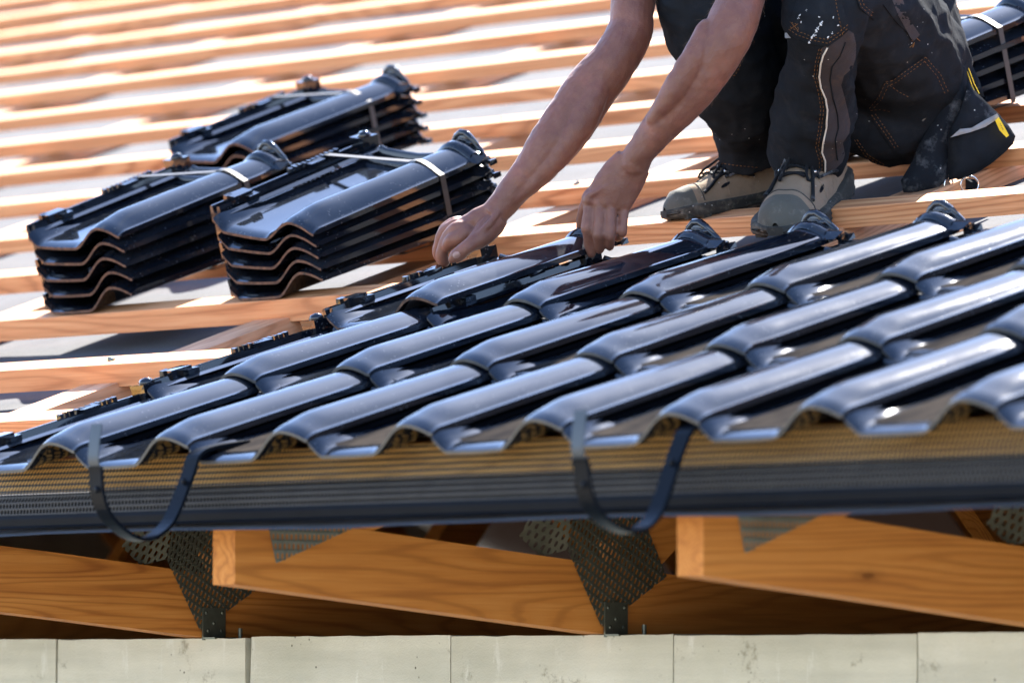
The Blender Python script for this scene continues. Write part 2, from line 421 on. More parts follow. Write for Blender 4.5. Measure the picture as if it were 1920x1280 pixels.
def chord(m, x0, x1, P, dz, mi=0, fray=True):
    """plank of thickness x0..x1 following P=[(y,ztop)...] with depth dz, rough sawn lower edge"""
    n = 50; (ya, za), (yb, zb) = P
    T, B_ = [], []
    for i in range(n+1):
        t = i/n; y = ya+(yb-ya)*t; z = za+(zb-za)*t
        wob = .0012*noise.noise(Vector((y*9, x0, 1)))
        fr = -.004*max(0, noise.noise(Vector((y*55, x0*3, 4)))-.25)*2 if fray else 0
        T.append((y, z+wob)); B_.append((y, z-dz+wob+fr))
    R0 = [[Vector((x, *T[i])), Vector((x, *B_[i]))] for x in (x0,) for i in range(n+1)]
    R1 = [[Vector((x1, *T[i])), Vector((x1, *B_[i]))] for i in range(n+1)]
    m.grid(R0, mi, False); m.grid(R1, mi, False, True)
    m.grid([[a[0] for a in R0], [a[0] for a in R1]], mi, False, True); m.grid([[a[1] for a in R0], [a[1] for a in R1]], mi, False)
    m.add([R0[0][0], R0[0][1], R1[0][1], R1[0][0]], [(0, 1, 2, 3)], mi, False)
    m.add([R0[-1][0], R0[-1][1], R1[-1][1], R1[-1][0]], [(0, 3, 2, 1)], mi, False)
def strut(m, x0, x1, y0, z0, y1, z1, wd):
    d = Vector((0, y1-y0, z1-z0)); p = Vector((0, -d.z, d.y)).normalized()*wd/2
    a, b = Vector((0, y0, z0)), Vector((0, y1, z1)); V = []
    for x in (x0, x1):
        for q in (a-p, a+p, b+p, b-p): V.append(Vector((x, q.y, q.z)))
    m.add(V, [(0, 1, 2, 3), (7, 6, 5, 4), (0, 4, 5, 1), (1, 5, 6, 2), (2, 6, 7, 3), (3, 7, 4, 0)], 0, False)
def plate_teeth(m, poly_in, x, y0, y1, z0, z1, rot, sa, sb, side=1):
    ca, sa_ = math.cos(rot), math.sin(rot)
    for i in range(-40, 40):
        for j in range(-40, 40):
            a = (i+(.5 if j % 2 else 0))*sa; b = j*sb
            y = a*ca-b*sa_; z = a*sa_+b*ca
            y += (y0+y1)/2; z += (z0+z1)/2
            if poly_in(y, z): m.ball((x+.0016*side, y, z), (.0016, .0011, .0011), 0, 6)
def inpoly(poly):
    def f(y, z):
        r = False; n = len(poly)
        for i in range(n):
            (a, b), (c, d) = poly[i], poly[(i+1) % n]
            if (b > z) != (d > z) and y < (c-a)*(z-b)/(d-b)+a: r = not r
        return r
    return f
PL1 = [(.79, -.045), (.90, -.035), (.978, -.175), (.886, -.228), (.842, -.252), (.772, -.138)]
PLF = [(.772, -.138), (.719, -.133), (.736, -.154), (.7795, -.150)]
def truss(x1, k, near):
    x0 = x1-.048
    t = empty('roof_truss', Matrix.Translation((x1-.024, .13, -.11)))
    lb = {0: 'timber roof truss whose end grain shows below the gutter strip left of centre', 1: 'timber roof truss at the right, ending below the right gutter hook',
          -1: 'timber roof truss at the left edge, its end hidden behind the left gutter hook'}.get(k) or ('timber roof truss, %s one inside behind the left one' % ords[-k-2] if k < 0 else 'timber roof truss %s beyond the right end' % ords[k-2])
    tag(t, lb, 'truss', 'timber trusses under the roof')
    inv = t.matrix_world.inverted()
    def part(m, name, mat):
        o = m.build(name, mat); o.parent = t; o.matrix_parent_inverse = inv; return o
    m = MB()
    chord(m, x0, x1, [(.13, -.093), (6.9, -.093-.092*6.77)], .103)
    part(m, 'bottom_chord', TRUSS)
    m = MB(); z0 = -.1275/cp
    def zr(y): return (y*sp-.129)/cp
    a0 = .145
    chord(m, x0+.0015, x1-.0015, [(a0, zr(a0)), (6.9, zr(6.9))], .11, fray=False)
    # the top chord starts above the bottom chord end
    part(m, 'top_chord', TRUSS)
    for (ya, za, yb, zb) in ((.90, -.16, 1.35, .19), (1.42, .23, 1.95, -.27), (2.1, -.27, 2.9, .72), (3.0, .76, 4.2, -.45)):
        m = MB(); strut(m, x0+.003, x1-.003, ya, za, yb, zb, .085); part(m, 'web', TRUSS)
    if -4 < k < 3:
        m = MB(); tri = [(.176, -.060), (.37, -.040), (.355, -.112), (.205, -.166)]
        V = [Vector((x1+.0012, a, b)) for a, b in tri]; m.add(V, [(0, 3, 2, 1)], 0, False)
        pl = part(m, 'nail_plate', PLATE2)
        m = MB(); plate_teeth(m, inpoly(tri), x1+.001, .2, .3, -.14, -.1, 0, .0085, .0135)
        o = m.build('plate_teeth', GALV); o.parent = pl
        m = MB(); x = x1+.0025
        m.add([Vector((x, a, b)) for a, b in PL1], [tuple(range(6))[::-1]], 0, False)
        m.add([Vector((x, .772, -.138)), Vector((x, .79, -.045)), Vector((x-.03, .745, -.062)), Vector((x-.045, .716, -.118)), Vector((x-.02, .735, -.149))], [(0, 1, 2, 3, 4)], 0, False)
        pl = part(m, 'hanger_plate', PLATE)
        m = MB(); plate_teeth(m, inpoly(PL1), x1+.0025, .86, .86, -.15, -.15, -.5, .0085, .0135)
        o = m.build('plate_teeth', GALV); o.parent = pl
        m = MB(); m.box((x1+.005, .869, -.241), (.003, .047, .052)); m.box((x1+.02, .869, -.264), (.03, .047, .003))
        for yy, zz in ((.852, -.223), (.886, -.223), (.868, -.240), (.856, -.252), (.884, -.252)): m.ball((x1+.0065, yy, zz), (.0018, .0032, .0032), 0, 8)
        m.tube([(x1+.034, .90, -.266), (x1+.034, .90, -.248)], .0035)
        part(m, 'anchor_strap', GALV)
for k in range(-12, 4):
    truss(.20+.93*k, k, True)

# ------------------------------------------------------------------ eaves board, vent strip, gutter hooks
m = MB(); m.box((-4.6, .106, -.036), (16.4, .026, .046))
for _ in range(3): pass
o = m.build('eaves_board', FASCIA); tag(o, 'golden timber eaves board behind the perforated strip', 'board')
ev = empty('eaves_vent_strip', Matrix.Translation((0, .03, -.1)))
tag(ev, 'long black perforated metal strip along the eaves under the lowest tiles', 'vent strip')
m = MB(); G = []
for k in range(121):
    x = -3.2+7.2*k/120; y = .030+.0012*noise.noise(Vector((x*4, 0, 0)))
    G.append([Vector((x, y+.056, -.013)), Vector((x, y+.024, -.046)), Vector((x, y+.002, -.075)), Vector((x, y, -.098))])
m.grid(G, 0, True, True); o = m.build('perforated_sheet', MESHM); o.parent = ev; o.matrix_parent_inverse = ev.matrix_world.inverted()
m = MB(); m.box((.4, .084, -.080), (7.2, .004, .036))  # added dark sheet, painted shade of the hollow behind the lower holes
o = m.build('shade_backing', plain('shade_behind_holes', (.012, .011, .010), .8, 0, .1, .5, 8)); o.parent = ev; o.matrix_parent_inverse = ev.matrix_world.inverted()
m = MB(); G = []
for k in range(61):
    x = -3.2+7.2*k/60
    G.append([Vector((x, .031, -.094)), Vector((x, .0295, -.094)), Vector((x, .0275, -.100)), Vector((x, .0285, -.1095)), Vector((x, .0255, -.1125)), Vector((x, .027, -.1145)), Vector((x, .033, -.1125)), Vector((x, .033, -.094))])
m.grid(G, 0, False, True); o = m.build('drip_edge', plain('matt_black_edge', (.0035, .0045, .0065), .5, 0., .06, .4, 20, .05)); o.parent = ev; o.matrix_parent_inverse = ev.matrix_world.inverted()
def hook(X, prof, clip, lb):
    t = empty('gutter_hook', Matrix.Translation((X, 0, -.05)))
    tag(t, lb, 'gutter hook', 'hooks for the missing gutter'); inv = t.matrix_world.inverted()
    def ribbon(P, wd, th, name, mat):
        m = MB(); P = [Vector((X, *p)) for p in P]
        F = []
        for _ in range(2):
            Q = [P[0]]
            for a, b in zip(P, P[1:]): Q += [a*.75+b*.25, a*.25+b*.75]
            Q.append(P[-1]); P = Q
        for i, p in enumerate(P):
            tt = (P[min(i+1, len(P)-1)]-P[max(i-1, 0)]).normalized(); nn = Vector((0, -tt.z, tt.y))
            F.append([p+Vector((-wd/2, 0, 0))+nn*th/2, p+Vector((wd/2, 0, 0))+nn*th/2, p+Vector((wd/2, 0, 0))-nn*th/2, p+Vector((-wd/2, 0, 0))-nn*th/2])
        for j in range(4): m.grid([[r[j] for r in F], [r[(j+1) % 4] for r in F]], 0, False)
        m.add(F[0], [(0, 1, 2, 3)], 0, False); m.add(F[-1], [(3, 2, 1, 0)], 0, False)
        o = m.build(name, mat); o.parent = t; o.matrix_parent_inverse = inv; return o
    ribbon(prof, .026, .005, 'hook_bow', BLACKM)
    ribbon(clip, .022, .0016, 'front_tongue', BLACKM2)
    m = MB()
    for (y, z) in (prof[2], prof[8]):
        m = MB(); m.ball((X+.004, y-.004 if y < -.1 else y-.003, z+.008), (.005, .0035, .005), 0, 10)
        o = m.build('rivet', BLACKM); o.parent = t; o.matrix_parent_inverse = inv
BLACKM2 = plain('grey_blue_coated_tongue', (.03, .04, .05), .35, .2, .5, .2, 25, .05)
hook(.267, [(-.176, -.040), (-.174, -.050), (-.172, -.080), (-.158, -.108), (-.122, -.134), (-.088, -.141), (-.052, -.122), (-.034, -.095), (-.020, -.065), (-.008, -.040), (-.001, -.018), (.03, -.008), (.09, .0)],
     [(-.173, .017), (-.178, -.010), (-.180, -.036), (-.171, -.047), (-.170, -.060)], 'black half round gutter hook under the left end of the lowest tiles')
hook(1.23, [(-.186, -.056), (-.182, -.064), (-.178, -.097), (-.160, -.125), (-.125, -.143), (-.088, -.147), (-.058, -.128), (-.041, -.098), (-.027, -.065), (-.012, -.035), (-.001, -.014), (.03, -.006), (.09, .001)],
     [(-.183, .003), (-.188, -.026), (-.190, -.052), (-.178, -.063), (-.177, -.074)], 'black half round gutter hook right of centre, blurred in front')

# ------------------------------------------------------------------ interlocking pantile
LEN = .40
def sstep(t): t = max(0., min(1., t)); return t*t*(3-2*t)
def prof(x, v):
    H = .0385+.0080*sstep(v/.072)-.006*max(0, (v-.06)/.36)
    c = .0225
    tip = .020-.013*sstep(v/.13)
    nose = -.005*max(0, 1-v/.02)**2
    if x < .021:
        t = x/.021; z = tip+(0-tip)*t**.85
    elif x < .122: z = .0015*abs((x-.07)/.05)**2*.6
    elif x < .197:
        t = (x-.122)/.075; z = H*math.sin(math.pi/2*t)**1.75+.001*(1-t)
    elif x < .2445:
        t = (x-.197)/.053; z = H-(H-c-.003)*(t/.896)**1.8
    else:
        t = (x-.2445)/.0055; z = c+.003-.0008*t
    return z+nose
xs = [0, .004, .009, .015, .021, .03, .05, .07, .09, .107, .118, .124, .130, .136, .142, .148, .155, .162, .169, .176, .183, .190, .197, .204, .211, .217, .223, .228, .233, .2375, .241, .2442, .2448, .25]
vs_ = [0, .003, .007, .012, .018, .025, .033, .042, .052, .065, .09, .13, .18, .24, .30, .33, .355, .375, .39, LEN]
def tile_meshes():
    body = MB(); th = .0085
    def P(x, v, dz=0.):
        xx = x
        if v > .34 and x > .2: xx = x-.008*(v-.34)/.08*((x-.2)/.05)
        return Vector((xx, v, prof(x, v)+dz))
    pan_i = [i for i, x in enumerate(xs) if .02 <= x <= .131]
    top = [[P(x, v) for x in xs] for v in vs_]
    body.grid(top, 0, True)
    bot = [[P(x, v, -th if v > .01 else -.0045) for x in xs] for v in vs_]
    body.grid(bot, 2, True, True)
    body.grid([[r for r in bot[0]], [r for r in top[0]]], 1, False)
    body.grid([[r for r in top[-1]], [r for r in bot[-1]]], 0, False)
    body.grid([[r[0] for r in top], [r[0] for r in bot]], 0, False)
    body.grid([[r[-1] for r in bot], [r[-1] for r in top]], 0, False)
    # dusty pan faces
    nx = len(xs)-1
    for i in range(len(vs_)-1):
        for k in range(nx):
            if .014 < xs[k] < .125 and vs_[i] > .03: body.m[i*nx+k] = 3
    # transverse head ribs
    for vv, h in ((.350, .012), (.382, .017)):
        R = [[Vector((x, vv+dy, prof(x, vv)+h*math.sin(a))) for a, dy in ((0, -.007), (.9, -.005), (1.57, 0), (2.2, .005), (3.14, .007))] for x in (.006, .02, .06, .10, .135)]
        body.grid(R, 0, True, True); body.add(R[-1], [(0, 1, 2, 3, 4)], 0, False); body.add(R[0], [(4, 3, 2, 1, 0)], 0, False)
    rim = MB()
    fp = [(-.046, -.008), (-.046, .018), (-.044, .021), (-.040, .021), (-.038, .010), (-.030, .008), (-.028, .020), (-.022, .022), (-.020, .010), (-.012, .006), (-.010, .014), (-.004, .0155), (.006, .0125)]
    vv = [.035, .037, .06, .12, .2, .3, .36, .393]
    rim.grid([[Vector((x, v, z)) for x, z in fp] for v in vv], 0, False)
    rim.grid([[Vector((x, v, -.009)) for x in (-.046, .006)] for v in vv], 0, False, True)
    rim.add([Vector((x, .035, z)) for x, z in fp]+[Vector((.006, .035, -.009)), Vector((-.046, .035, -.009))], [tuple(range(len(fp)+2))[::-1]], 0, False)
    rim.add([Vector((x, .393, z)) for x, z in fp]+[Vector((.006, .393, -.009)), Vector((-.046, .393, -.009))], [tuple(range(len(fp)+2))], 0, False)
    # stop blocks and serrated ridge on the side lock
    rim.box((-.030, .088, .021), (.026, .042, .016), None, 0, .0012); rim.box((-.012, .100, .018), (.016, .022, .014), None, 0, .0012)
    rim.box((-.037, .070, .024), (.010, .014, .012), None, 0, .001)
    for q in range(11): rim.box((-.040, .215+q*.0105, .0245), (.010, .0055, .008), None, 0, .0006)
    rim.box((-.026, .262, .024), (.012, .03, .008), None, 0, .001)
    rim.box((-.030, .378, .022), (.032, .03, .026), None, 0, .003); rim.ball((-.028, .378, .036), (.012, .012, .008))
    nib = MB(); R = []
    for a in range(13):
        x = .140+.108*a/12; z = prof(min(x, .246), .365)
        xo = x-.006*max(0, (x-.2)/.05)
        R.append([Vector((xo, .367, z+.001)), Vector((xo, .371, z+.0085)), Vector((xo, .382, z+.0095)), Vector((xo, .391, z+.006)), Vector((xo, .403, z+.004)), Vector((xo, .403, z-.012))])
    nib.grid(R, 0, True, True); nib.add(R[0], [(5, 4, 3, 2, 1, 0)], 0, False); nib.add(R[-1], [(0, 1, 2, 3, 4, 5)], 0, False)
    nib.ball((.203, .401, .037), (.030, .0045, .020), 0, 14)
    nib.tube([(.170, .399, .037), (.179, .402, .0495), (.190, .404, .057), (.202, .404, .0565), (.214, .403, .049), (.226, .402, .038), (.236, .401, .030), (.241, .400, .020)], [.0045, .006, .0065, .0065, .0058, .0052, .0048, .004], 8)
    nib.tube([(.180, .3975, .041), (.192, .398, .048), (.206, .398, .047), (.218, .397, .039), (.230, .396, .030)], .0028, 6)
    for a, b in ((.216, .043), (.230, .031), (.242, .023)): nib.ball((a, .399, b), (.006, .006, .005), 0, 8)
    nib.add([(.236, .360, .024), (.262, .367, .022), (.266, .385, .030), (.258, .400, .018), (.236, .400, .020), (.240, .375, .034)], [(0, 1, 5), (1, 2, 5), (2, 3, 5), (3, 4, 5), (4, 0, 5), (4, 3, 2, 1, 0)], 0, False)
    for q in range(4): nib.box((.250+.009*q, .383+.003*(q % 2), .0235-.001*q), (.005, .014, .009), None, 0, .0018)
    return body.mesh('tile_body', [GLAZE, CLAY, GLAZE, PAN]), rim.mesh('side_lock', [GLAZE]), nib.mesh('head_nib', [GLAZE])
T_BODY, T_RIM, T_NIB = tile_meshes()
T_CLEAN = T_BODY.copy(); T_CLEAN.name = 'tile_body_new'; T_CLEAN.materials[3] = GLAZE; T_BODY.materials[1] = RIMG
GLAZE_D = glaze_mat('dusty_black_glaze', .42, .80, .75, (.030, .034, .040), .44)
T_DUSTY = T_BODY.copy(); T_DUSTY.name = 'tile_body_dusty'; T_DUSTY.materials[0] = GLAZE_D
T_FRESH = T_CLEAN.copy(); T_FRESH.name = 'tile_body_fresh'; T_FRESH.materials[1] = RIMG
LAPM = plain('gap_shade_lap', (.0022, .0024, .003), 1., 0, 0., .4, 60)  # matte black paints the shadowed gap under the neighbour's roll lip
lap = MB(); fp2 = [(-.044, -.006), (-.044, .010), (-.030, .008), (-.012, .008), (.002, .0125), (.005, .0115), (.007, .007)]
lap.grid([[Vector((x, v, z)) for x, z in fp2] for v in (.045, .05, .12, .25, .39)], 0, False)
lap.add([Vector((x, .045, z)) for x, z in fp2]+[Vector((.007, .045, -.006))], [tuple(range(8))[::-1]], 0, False)
T_LAP = lap.mesh('side_lap', [LAPM])
def tile(M, label, group, clean=False, nib=True, lock=True):
    t = empty('roof_tile', M); tag(t, label, 'roof tile', group)
    for nm, me in (('tile_body', T_FRESH if clean == 2 else T_DUSTY if clean == 3 else (T_CLEAN if clean else T_BODY)), ('side_lock', T_RIM), ('head_nib', T_NIB)):
        if nm == 'head_nib' and not nib: continue
        if nm == 'side_lock' and not lock: me = T_LAP
        o = bpy.data.objects.new(nm, me); link(o, t)
    return t
def tmat(u, v, n, yaw=0., tiltx=-.042, roll=0.):
    return ROOF @ Matrix.Translation((u, v, n)) @ Matrix.Rotation(yaw, 4, 'Z') @ Matrix.Rotation(tiltx, 4, 'X') @ Matrix.Rotation(roll, 4, 'Y')
rows = ['lowest course at the eaves', 'second course', 'third, uppermost laid course']
for r in range(3):
    for c in range(0, 12):
        if r == 2 and c == 0: continue
        lb = 'glossy black pantile in the %s, %s' % (rows[r], 'at its left end' if c == 0 else ('first one right of the tile being fitted' if (r == 2 and c == 1) else '%s from the left end' % (ords[c] if r < 2 else ords[c])))
        j = random.uniform
        tile(tmat(-.25+c*.25+j(-.0012, .0012), r*.352+j(-.0015, .0015), -.026+j(-.0006, .0006), j(-.003, .003)), lb, 'black tiles laid in courses', 2 if c <= (1 if r == 0 else 2) else (3 if c >= (3 if r < 2 else 4) and not (r == 0 and c == 4) else False), nib=(r == 2), lock=(c == 0 or (r == 2 and c == 1)))
tile(tmat(-.243, .722, -.018, math.radians(1.0), -.030, -.01), 'glossy black pantile being fitted by both of the worker\'s hands', 'black tiles laid in courses', True)

# ------------------------------------------------------------------ strapped stacks
def stack(u, v, yaw, nlab, where, roll=.02, lift=.011, sv=.29, pitch=.030):
    for k in range(5):
        lb = 'black pantile in the strapped stack %s, %s' % (where, ['at the bottom', 'second from the bottom', 'in the middle', 'second from the top', 'on top'][k])
        M = tmat(u+random.uniform(-.003, .003)+.0012*k, v+random.uniform(-.003, .003)-.001*k, -.0435+pitch*k, yaw+random.uniform(-.006, .006), .002+lift*k, roll*k)
        tile(M, lb, 'black tiles in strapped stacks', True)
    # strap: a band over the top tile, down both sides and underneath
    M = tmat(u+.004, v, -.0435+4*pitch, yaw, .002+lift*4, roll*4)
    P = []
    for x, z in ((-.047, .024), (-.043, .0255), (.176, .0392), (.186, .0425), (.197, .0438), (.208, .0424), (.219, .0388), (.230, .0338), (.240, .0285), (.2505, .0240)):
        P.append(M @ Vector((x, sv, z+.0012)))
    Mb = tmat(u, v, -.0435, yaw, .002)
    P += [Mb @ Vector((.2535, sv-.004, .020)), Mb @ Vector((.252, sv-.004, .010)), Mb @ Vector((.12, sv-.004, -.0115)), Mb @ Vector((-.045, sv-.004, -.0115)), Mb @ Vector((-.048, sv-.004, .02))]
    P.append(P[0])
    vd = (M.to_3x3() @ Vector((0, 1, 0))).normalized()*.0052
    m = MB(); F = []
    for i, p in enumerate(P):
        a, b = P[max(i-1, 0)], P[min(i+1, len(P)-1)]
        nn = vd.cross((b-a)).normalized()*.0006
        F.append([p-vd+nn, p+vd+nn, p+vd-nn, p-vd-nn])
    for jx in range(4): m.grid([[r[jx] for r in F], [r[(jx+1) % 4] for r in F]], 0, False)
    o = m.build('strapping_band', STRAP)
    tag(o, 'thin grey steel strap around the tile stack %s' % where, 'strap', 'straps around tile stacks')
stack(-1.402, 1.103, math.radians(-1.6), 1, 'at the left edge of the picture')
stack(-.909, 1.103, math.radians(-2.5), 2, 'nearest the worker\'s reaching arm', .044, .013)
stack(-1.89, 1.855, math.radians(-3), 3, 'farthest back, behind the two front stacks', .022, .010, pitch=.0275)
stack(-.285, 1.83, math.radians(-5), 4, 'behind the worker at the right edge')
# ------------------------------------------------------------------ the worker
# surveyed point: bearing (x, y on a 1920 wide plate at the tripod) and distance along the axis, metres
def SV(x, y, d): return CAM+(fwd+rgt*((x-960)/10667.)-upv*((y-640)/10667.))*d
def crom(P, n=5):
    Q = []
    for i in range(len(P)-1):
        p0, p1, p2, p3 = P[max(i-1, 0)], P[i], P[i+1], P[min(i+2, len(P)-1)]
        for k in range(n):
            t = k/n
            Q.append([.5*((2*b)+(-a+c)*t+(2*a-5*b+4*c-d)*t*t+(-a+3*b-3*c+d)*t**3) for a, b, c, d in zip(p0, p1, p2, p3)])
    Q.append(list(P[-1])); return Q
def limb(m, pts, n=20, sub=5, caps=(1, 1)):
    """pts: x, y, d, radius across the line of sight, radius along it"""
    pts = [tuple(p) if len(p) == 5 else tuple(p)+(p[3],) for p in pts]
    Q = crom(pts, sub); C_ = [SV(*q[:3]) for q in Q]; R = []
    for i, (c, q) in enumerate(zip(C_, Q)):
        t = (C_[min(i+1, len(C_)-1)]-C_[max(i-1, 0)]).normalized()
        a = t.cross(fwd)
        a = a.normalized() if a.length > .15 else t.cross(rgt).normalized()
        b = a.cross(t).normalized()
        R.append([c+a*q[3]*math.cos(6.28318*k/n)+b*q[4]*math.sin(6.28318*k/n) for k in range(n)])
    m.grid(R, 0, True, False, True)
    m.add(R[0], [tuple(range(n))[::-1]], 0); m.add(R[-1], [tuple(range(n))], 0)
    for e, c, q in ((0, C_[0], Q[0]), (1, C_[-1], Q[-1])):
        if caps[e]: m.ball(c, (q[3]*.98,)*3 if abs(q[3]-q[4]) < .004 else ((q[3]+q[4])*.47,)*3, 0, 14)
def fuse(m, name, vox, smooth, mat, parent=None, iters=1, disp=None):
    o = m.build('tmp', mat)
    md = o.modifiers.new('r', 'REMESH'); md.mode = 'VOXEL'; md.voxel_size = vox
    if smooth:
        s_ = o.modifiers.new('s', 'SMOOTH'); s_.factor = .5; s_.iterations = smooth
    dg = bpy.context.evaluated_depsgraph_get(); dg.update()
    me = bpy.data.meshes.new_from_object(o.evaluated_get(dg)); me.name = name
    bpy.data.objects.remove(o)
    me.materials.clear(); me.materials.append(mat)
    if disp:
        nr = [v.normal.copy() for v in me.vertices]
        for v, q in zip(me.vertices, nr): v.co += q*disp(v.co)
    me.polygons.foreach_set('use_smooth', [True]*len(me.polygons)); me.update()
    r = bpy.data.objects.new(name, me); link(r, parent); return r

def skin_mat():
    k = NM('weathered_skin'); v = k.coord(rand=False)
    a = k.noise(v, 18, 5, .6); b = k.noise(v, 70, 5, .65)
    col = k.ramp(a, [(.3, (.135, .053, .033)), (.55, (.180, .074, .046)), (.75, (.235, .086, .056))])
    col = k.mix(k.ramp(b, [(.45, 0.), (.7, .5)]), col, (.115, .036, .030))
    col = k.mix(k.ramp(k.noise(v, 34, 6, .7), [(.56, 0.), (.74, .25)]), col, (.21, .12, .09))
    k.set(Base_Color=col, Roughness=.52, Specular_IOR_Level=.4)
    k.b.inputs['Subsurface Weight'].default_value = .12; k.b.inputs['Subsurface Radius'].default_value = (.012, .004, .002)
    k.b.inputs['Subsurface Scale'].default_value = .5
    k.b.inputs['Sheen Weight'].default_value = .10; k.b.inputs['Sheen Roughness'].default_value = .3
    vn = k.noise(k.coord(rand=False), 15, 2, .4, .8); vein = k.ramp(k.math('ABSOLUTE', k.math('SUBTRACT', vn, .5)), [(0, 1.), (.012, .7), (.035, 0.)])
    vo = k.n('TexVoronoi'); vo.inputs['Scale'].default_value = 420; k.l(v, vo.inputs['Vector'])
    k.bump(k.math('ADD', k.math('MULTIPLY', vein, .22), k.math('ADD', k.math('ADD', k.math('MULTIPLY', b, .6), k.noise(v, 30, 4)), k.math('MULTIPLY', vo.outputs['Distance'], .25))), .5, .0022)
    return k.m
SKIN = skin_mat()
NAIL = plain('fingernail', (.30, .17, .135), .35, 0, .5, .12, 60)
BLACKCLOTH = fabric_mat('black_work_canvas', (.0095, .0118, .0150), (.0185, .0215, .0260), dustc=(.05, .05, .05), dust=.3, rough=1., spec=.03, sheen=0.)
GREYCLOTH = fabric_mat('grey_brown_canvas_panel', (.030, .026, .029), (.048, .042, .044), dustc=(.10, .06, .04), dust=.6)
DUSTYCLOTH = fabric_mat('chalk_dusty_canvas', (.006, .008, .012), (.014, .018, .023), dustc=(.15, .165, .18), dust=.8)
SHIRT = fabric_mat('dark_blue_shirt', (.02, .025, .05), (.03, .035, .06))
THREAD = plain('orange_stitching', (.17, .075, .022), .8, 0, .2, .4, 200)
PIPING = plain('off_white_piping', (.60, .57, .50), .8, 0, .2, .25, 120)
REFLEX = plain('grey_reflective_tape', (.20, .21, .22), .5, 0, .5, .3, 80)
YELLOW = plain('yellow_label_cloth', (.75, .52, .02), .6, 0, .3, .1, 60)
TOECAP = fabric_mat('dusty_rubber_toecap', (.055, .055, .046), (.12, .115, .095), 300, .8, (.25, .23, .19), .8)
SUEDE = fabric_mat('tan_suede', (.17, .122, .080), (.28, .212, .148), 500, .95, (.10, .08, .06), .8)
RUBBER = fabric_mat('scuffed_rubber', (.022, .023, .023), (.05, .049, .042), 300, .75, (.22, .19, .15), .7)
LACE = fabric_mat('speckled_bootlace', (.005, .006, .008), (.016, .018, .02), 900, .8, (.25, .25, .25), .9)

person = empty('person', Matrix.Translation(SV(1500, 400, 9.1)))
tag(person, 'person crouching in black work trousers and tan boots, both hands fitting a tile', 'person')
PINV = person.matrix_world.inverted()
def adopt(o, parent=person):
    o.parent = parent; o.matrix_parent_inverse = parent.matrix_world.inverted() if parent is person else Matrix.Identity(4); return o

m = MB()
# his right arm, at the left of the picture
limb(m, [(1285, -235, 9.12, .058), (1240, -160, 9.06, .052), (1196, -60, 9.0, .040), (1186, 20, 8.96, .0345, .038), (1181, 60, 8.95, .036, .040), (1152, 112, 8.93, .0375, .042),
         (1106, 170, 8.92, .041, .042), (1072, 222, 8.91, .0415, .040), (1035, 272, 8.90, .0385, .037), (1000, 318, 8.90, .0315, .031), (968, 352, 8.90, .0255, .026),
         (940, 386, 8.90, .0225, .024), (924, 404, 8.90, .022, .025)], 24)
limb(m, [(1128, 150, 8.90, .018), (1097, 215, 8.885, .024), (1052, 285, 8.88, .020), (1004, 338, 8.885, .016), (965, 372, 8.89, .012)])   # forearm flexors
# back of his right hand: metacarpals fanned to the knuckles
limb(m, [(926, 404, 8.90, .0225, .018), (905, 414, 8.90, .023, .018), (882, 424, 8.91, .021, .018), (862, 433, 8.92, .016, .018)])
limb(m, [(930, 416, 8.895, .018, .020), (915, 430, 8.885, .019, .018), (900, 446, 8.875, .0165, .015), (884, 458, 8.868, .012, .012)])   # thumb pad
limb(m, [(876, 434, 8.895, .014), (860, 446, 8.895, .013), (846, 452, 8.90, .012), (838, 462, 8.912, .009)])   # web and index root
limb(m, [(905, 442, 8.873, .0145), (886, 456, 8.866, .0122), (873, 466, 8.864, .0112), (862, 475, 8.866, .0116), (853, 482, 8.868, .0102), (848, 486, 8.870, .0070)])   # thumb
for kx, ky, d0, px_, py_, d1, tx, ty, d2, r in ((858, 430, 8.902, 840, 446, 8.915, 828, 478, 8.925, .0112), (853, 424, 8.93, 833, 438, 8.945, 821, 472, 8.955, .0108),
                                             (852, 420, 8.955, 834, 432, 8.968, 824, 464, 8.975, .0092), (858, 415, 8.975, 844, 427, 8.985, 834, 455, 8.99, .0082)):
    limb(m, [((kx+885)/2, (ky+424)/2, d0-.002, r*1.15), (kx, ky, d0, r*1.15), ((kx+px_)/2-1, (ky+py_)/2-3, (d0+d1)/2, r), (px_, py_, d1, r*1.08), ((px_+tx)/2-1, (py_+ty)/2, (d1+d2)/2, r*.95), (tx, ty, d2, r*.9), (tx+5, ty+14, d2+.004, r*.75)])
# his left arm, in front of the legs
limb(m, [(1470, -235, 8.97, .058), (1432, -160, 8.9, .052), (1400, -70, 8.80, .042), (1388, 0, 8.73, .0365, .040), (1375, 40, 8.70, .0385, .040), (1358, 75, 8.69, .0395, .042), (1332, 118, 8.69, .038, .040),
         (1298, 166, 8.695, .0365, .036), (1262, 210, 8.70, .0315, .031), (1228, 250, 8.71, .0265, .027), (1203, 283, 8.72, .0235, .024), (1188, 306, 8.73, .0255, .022)], 24)
m.ball(SV(1384, 68, 8.71), (.023, .023, .023), 0, 14)
limb(m, [(1325, 55, 8.68, .016), (1300, 110, 8.665, .020), (1262, 172, 8.67, .019), (1225, 225, 8.69, .012)])
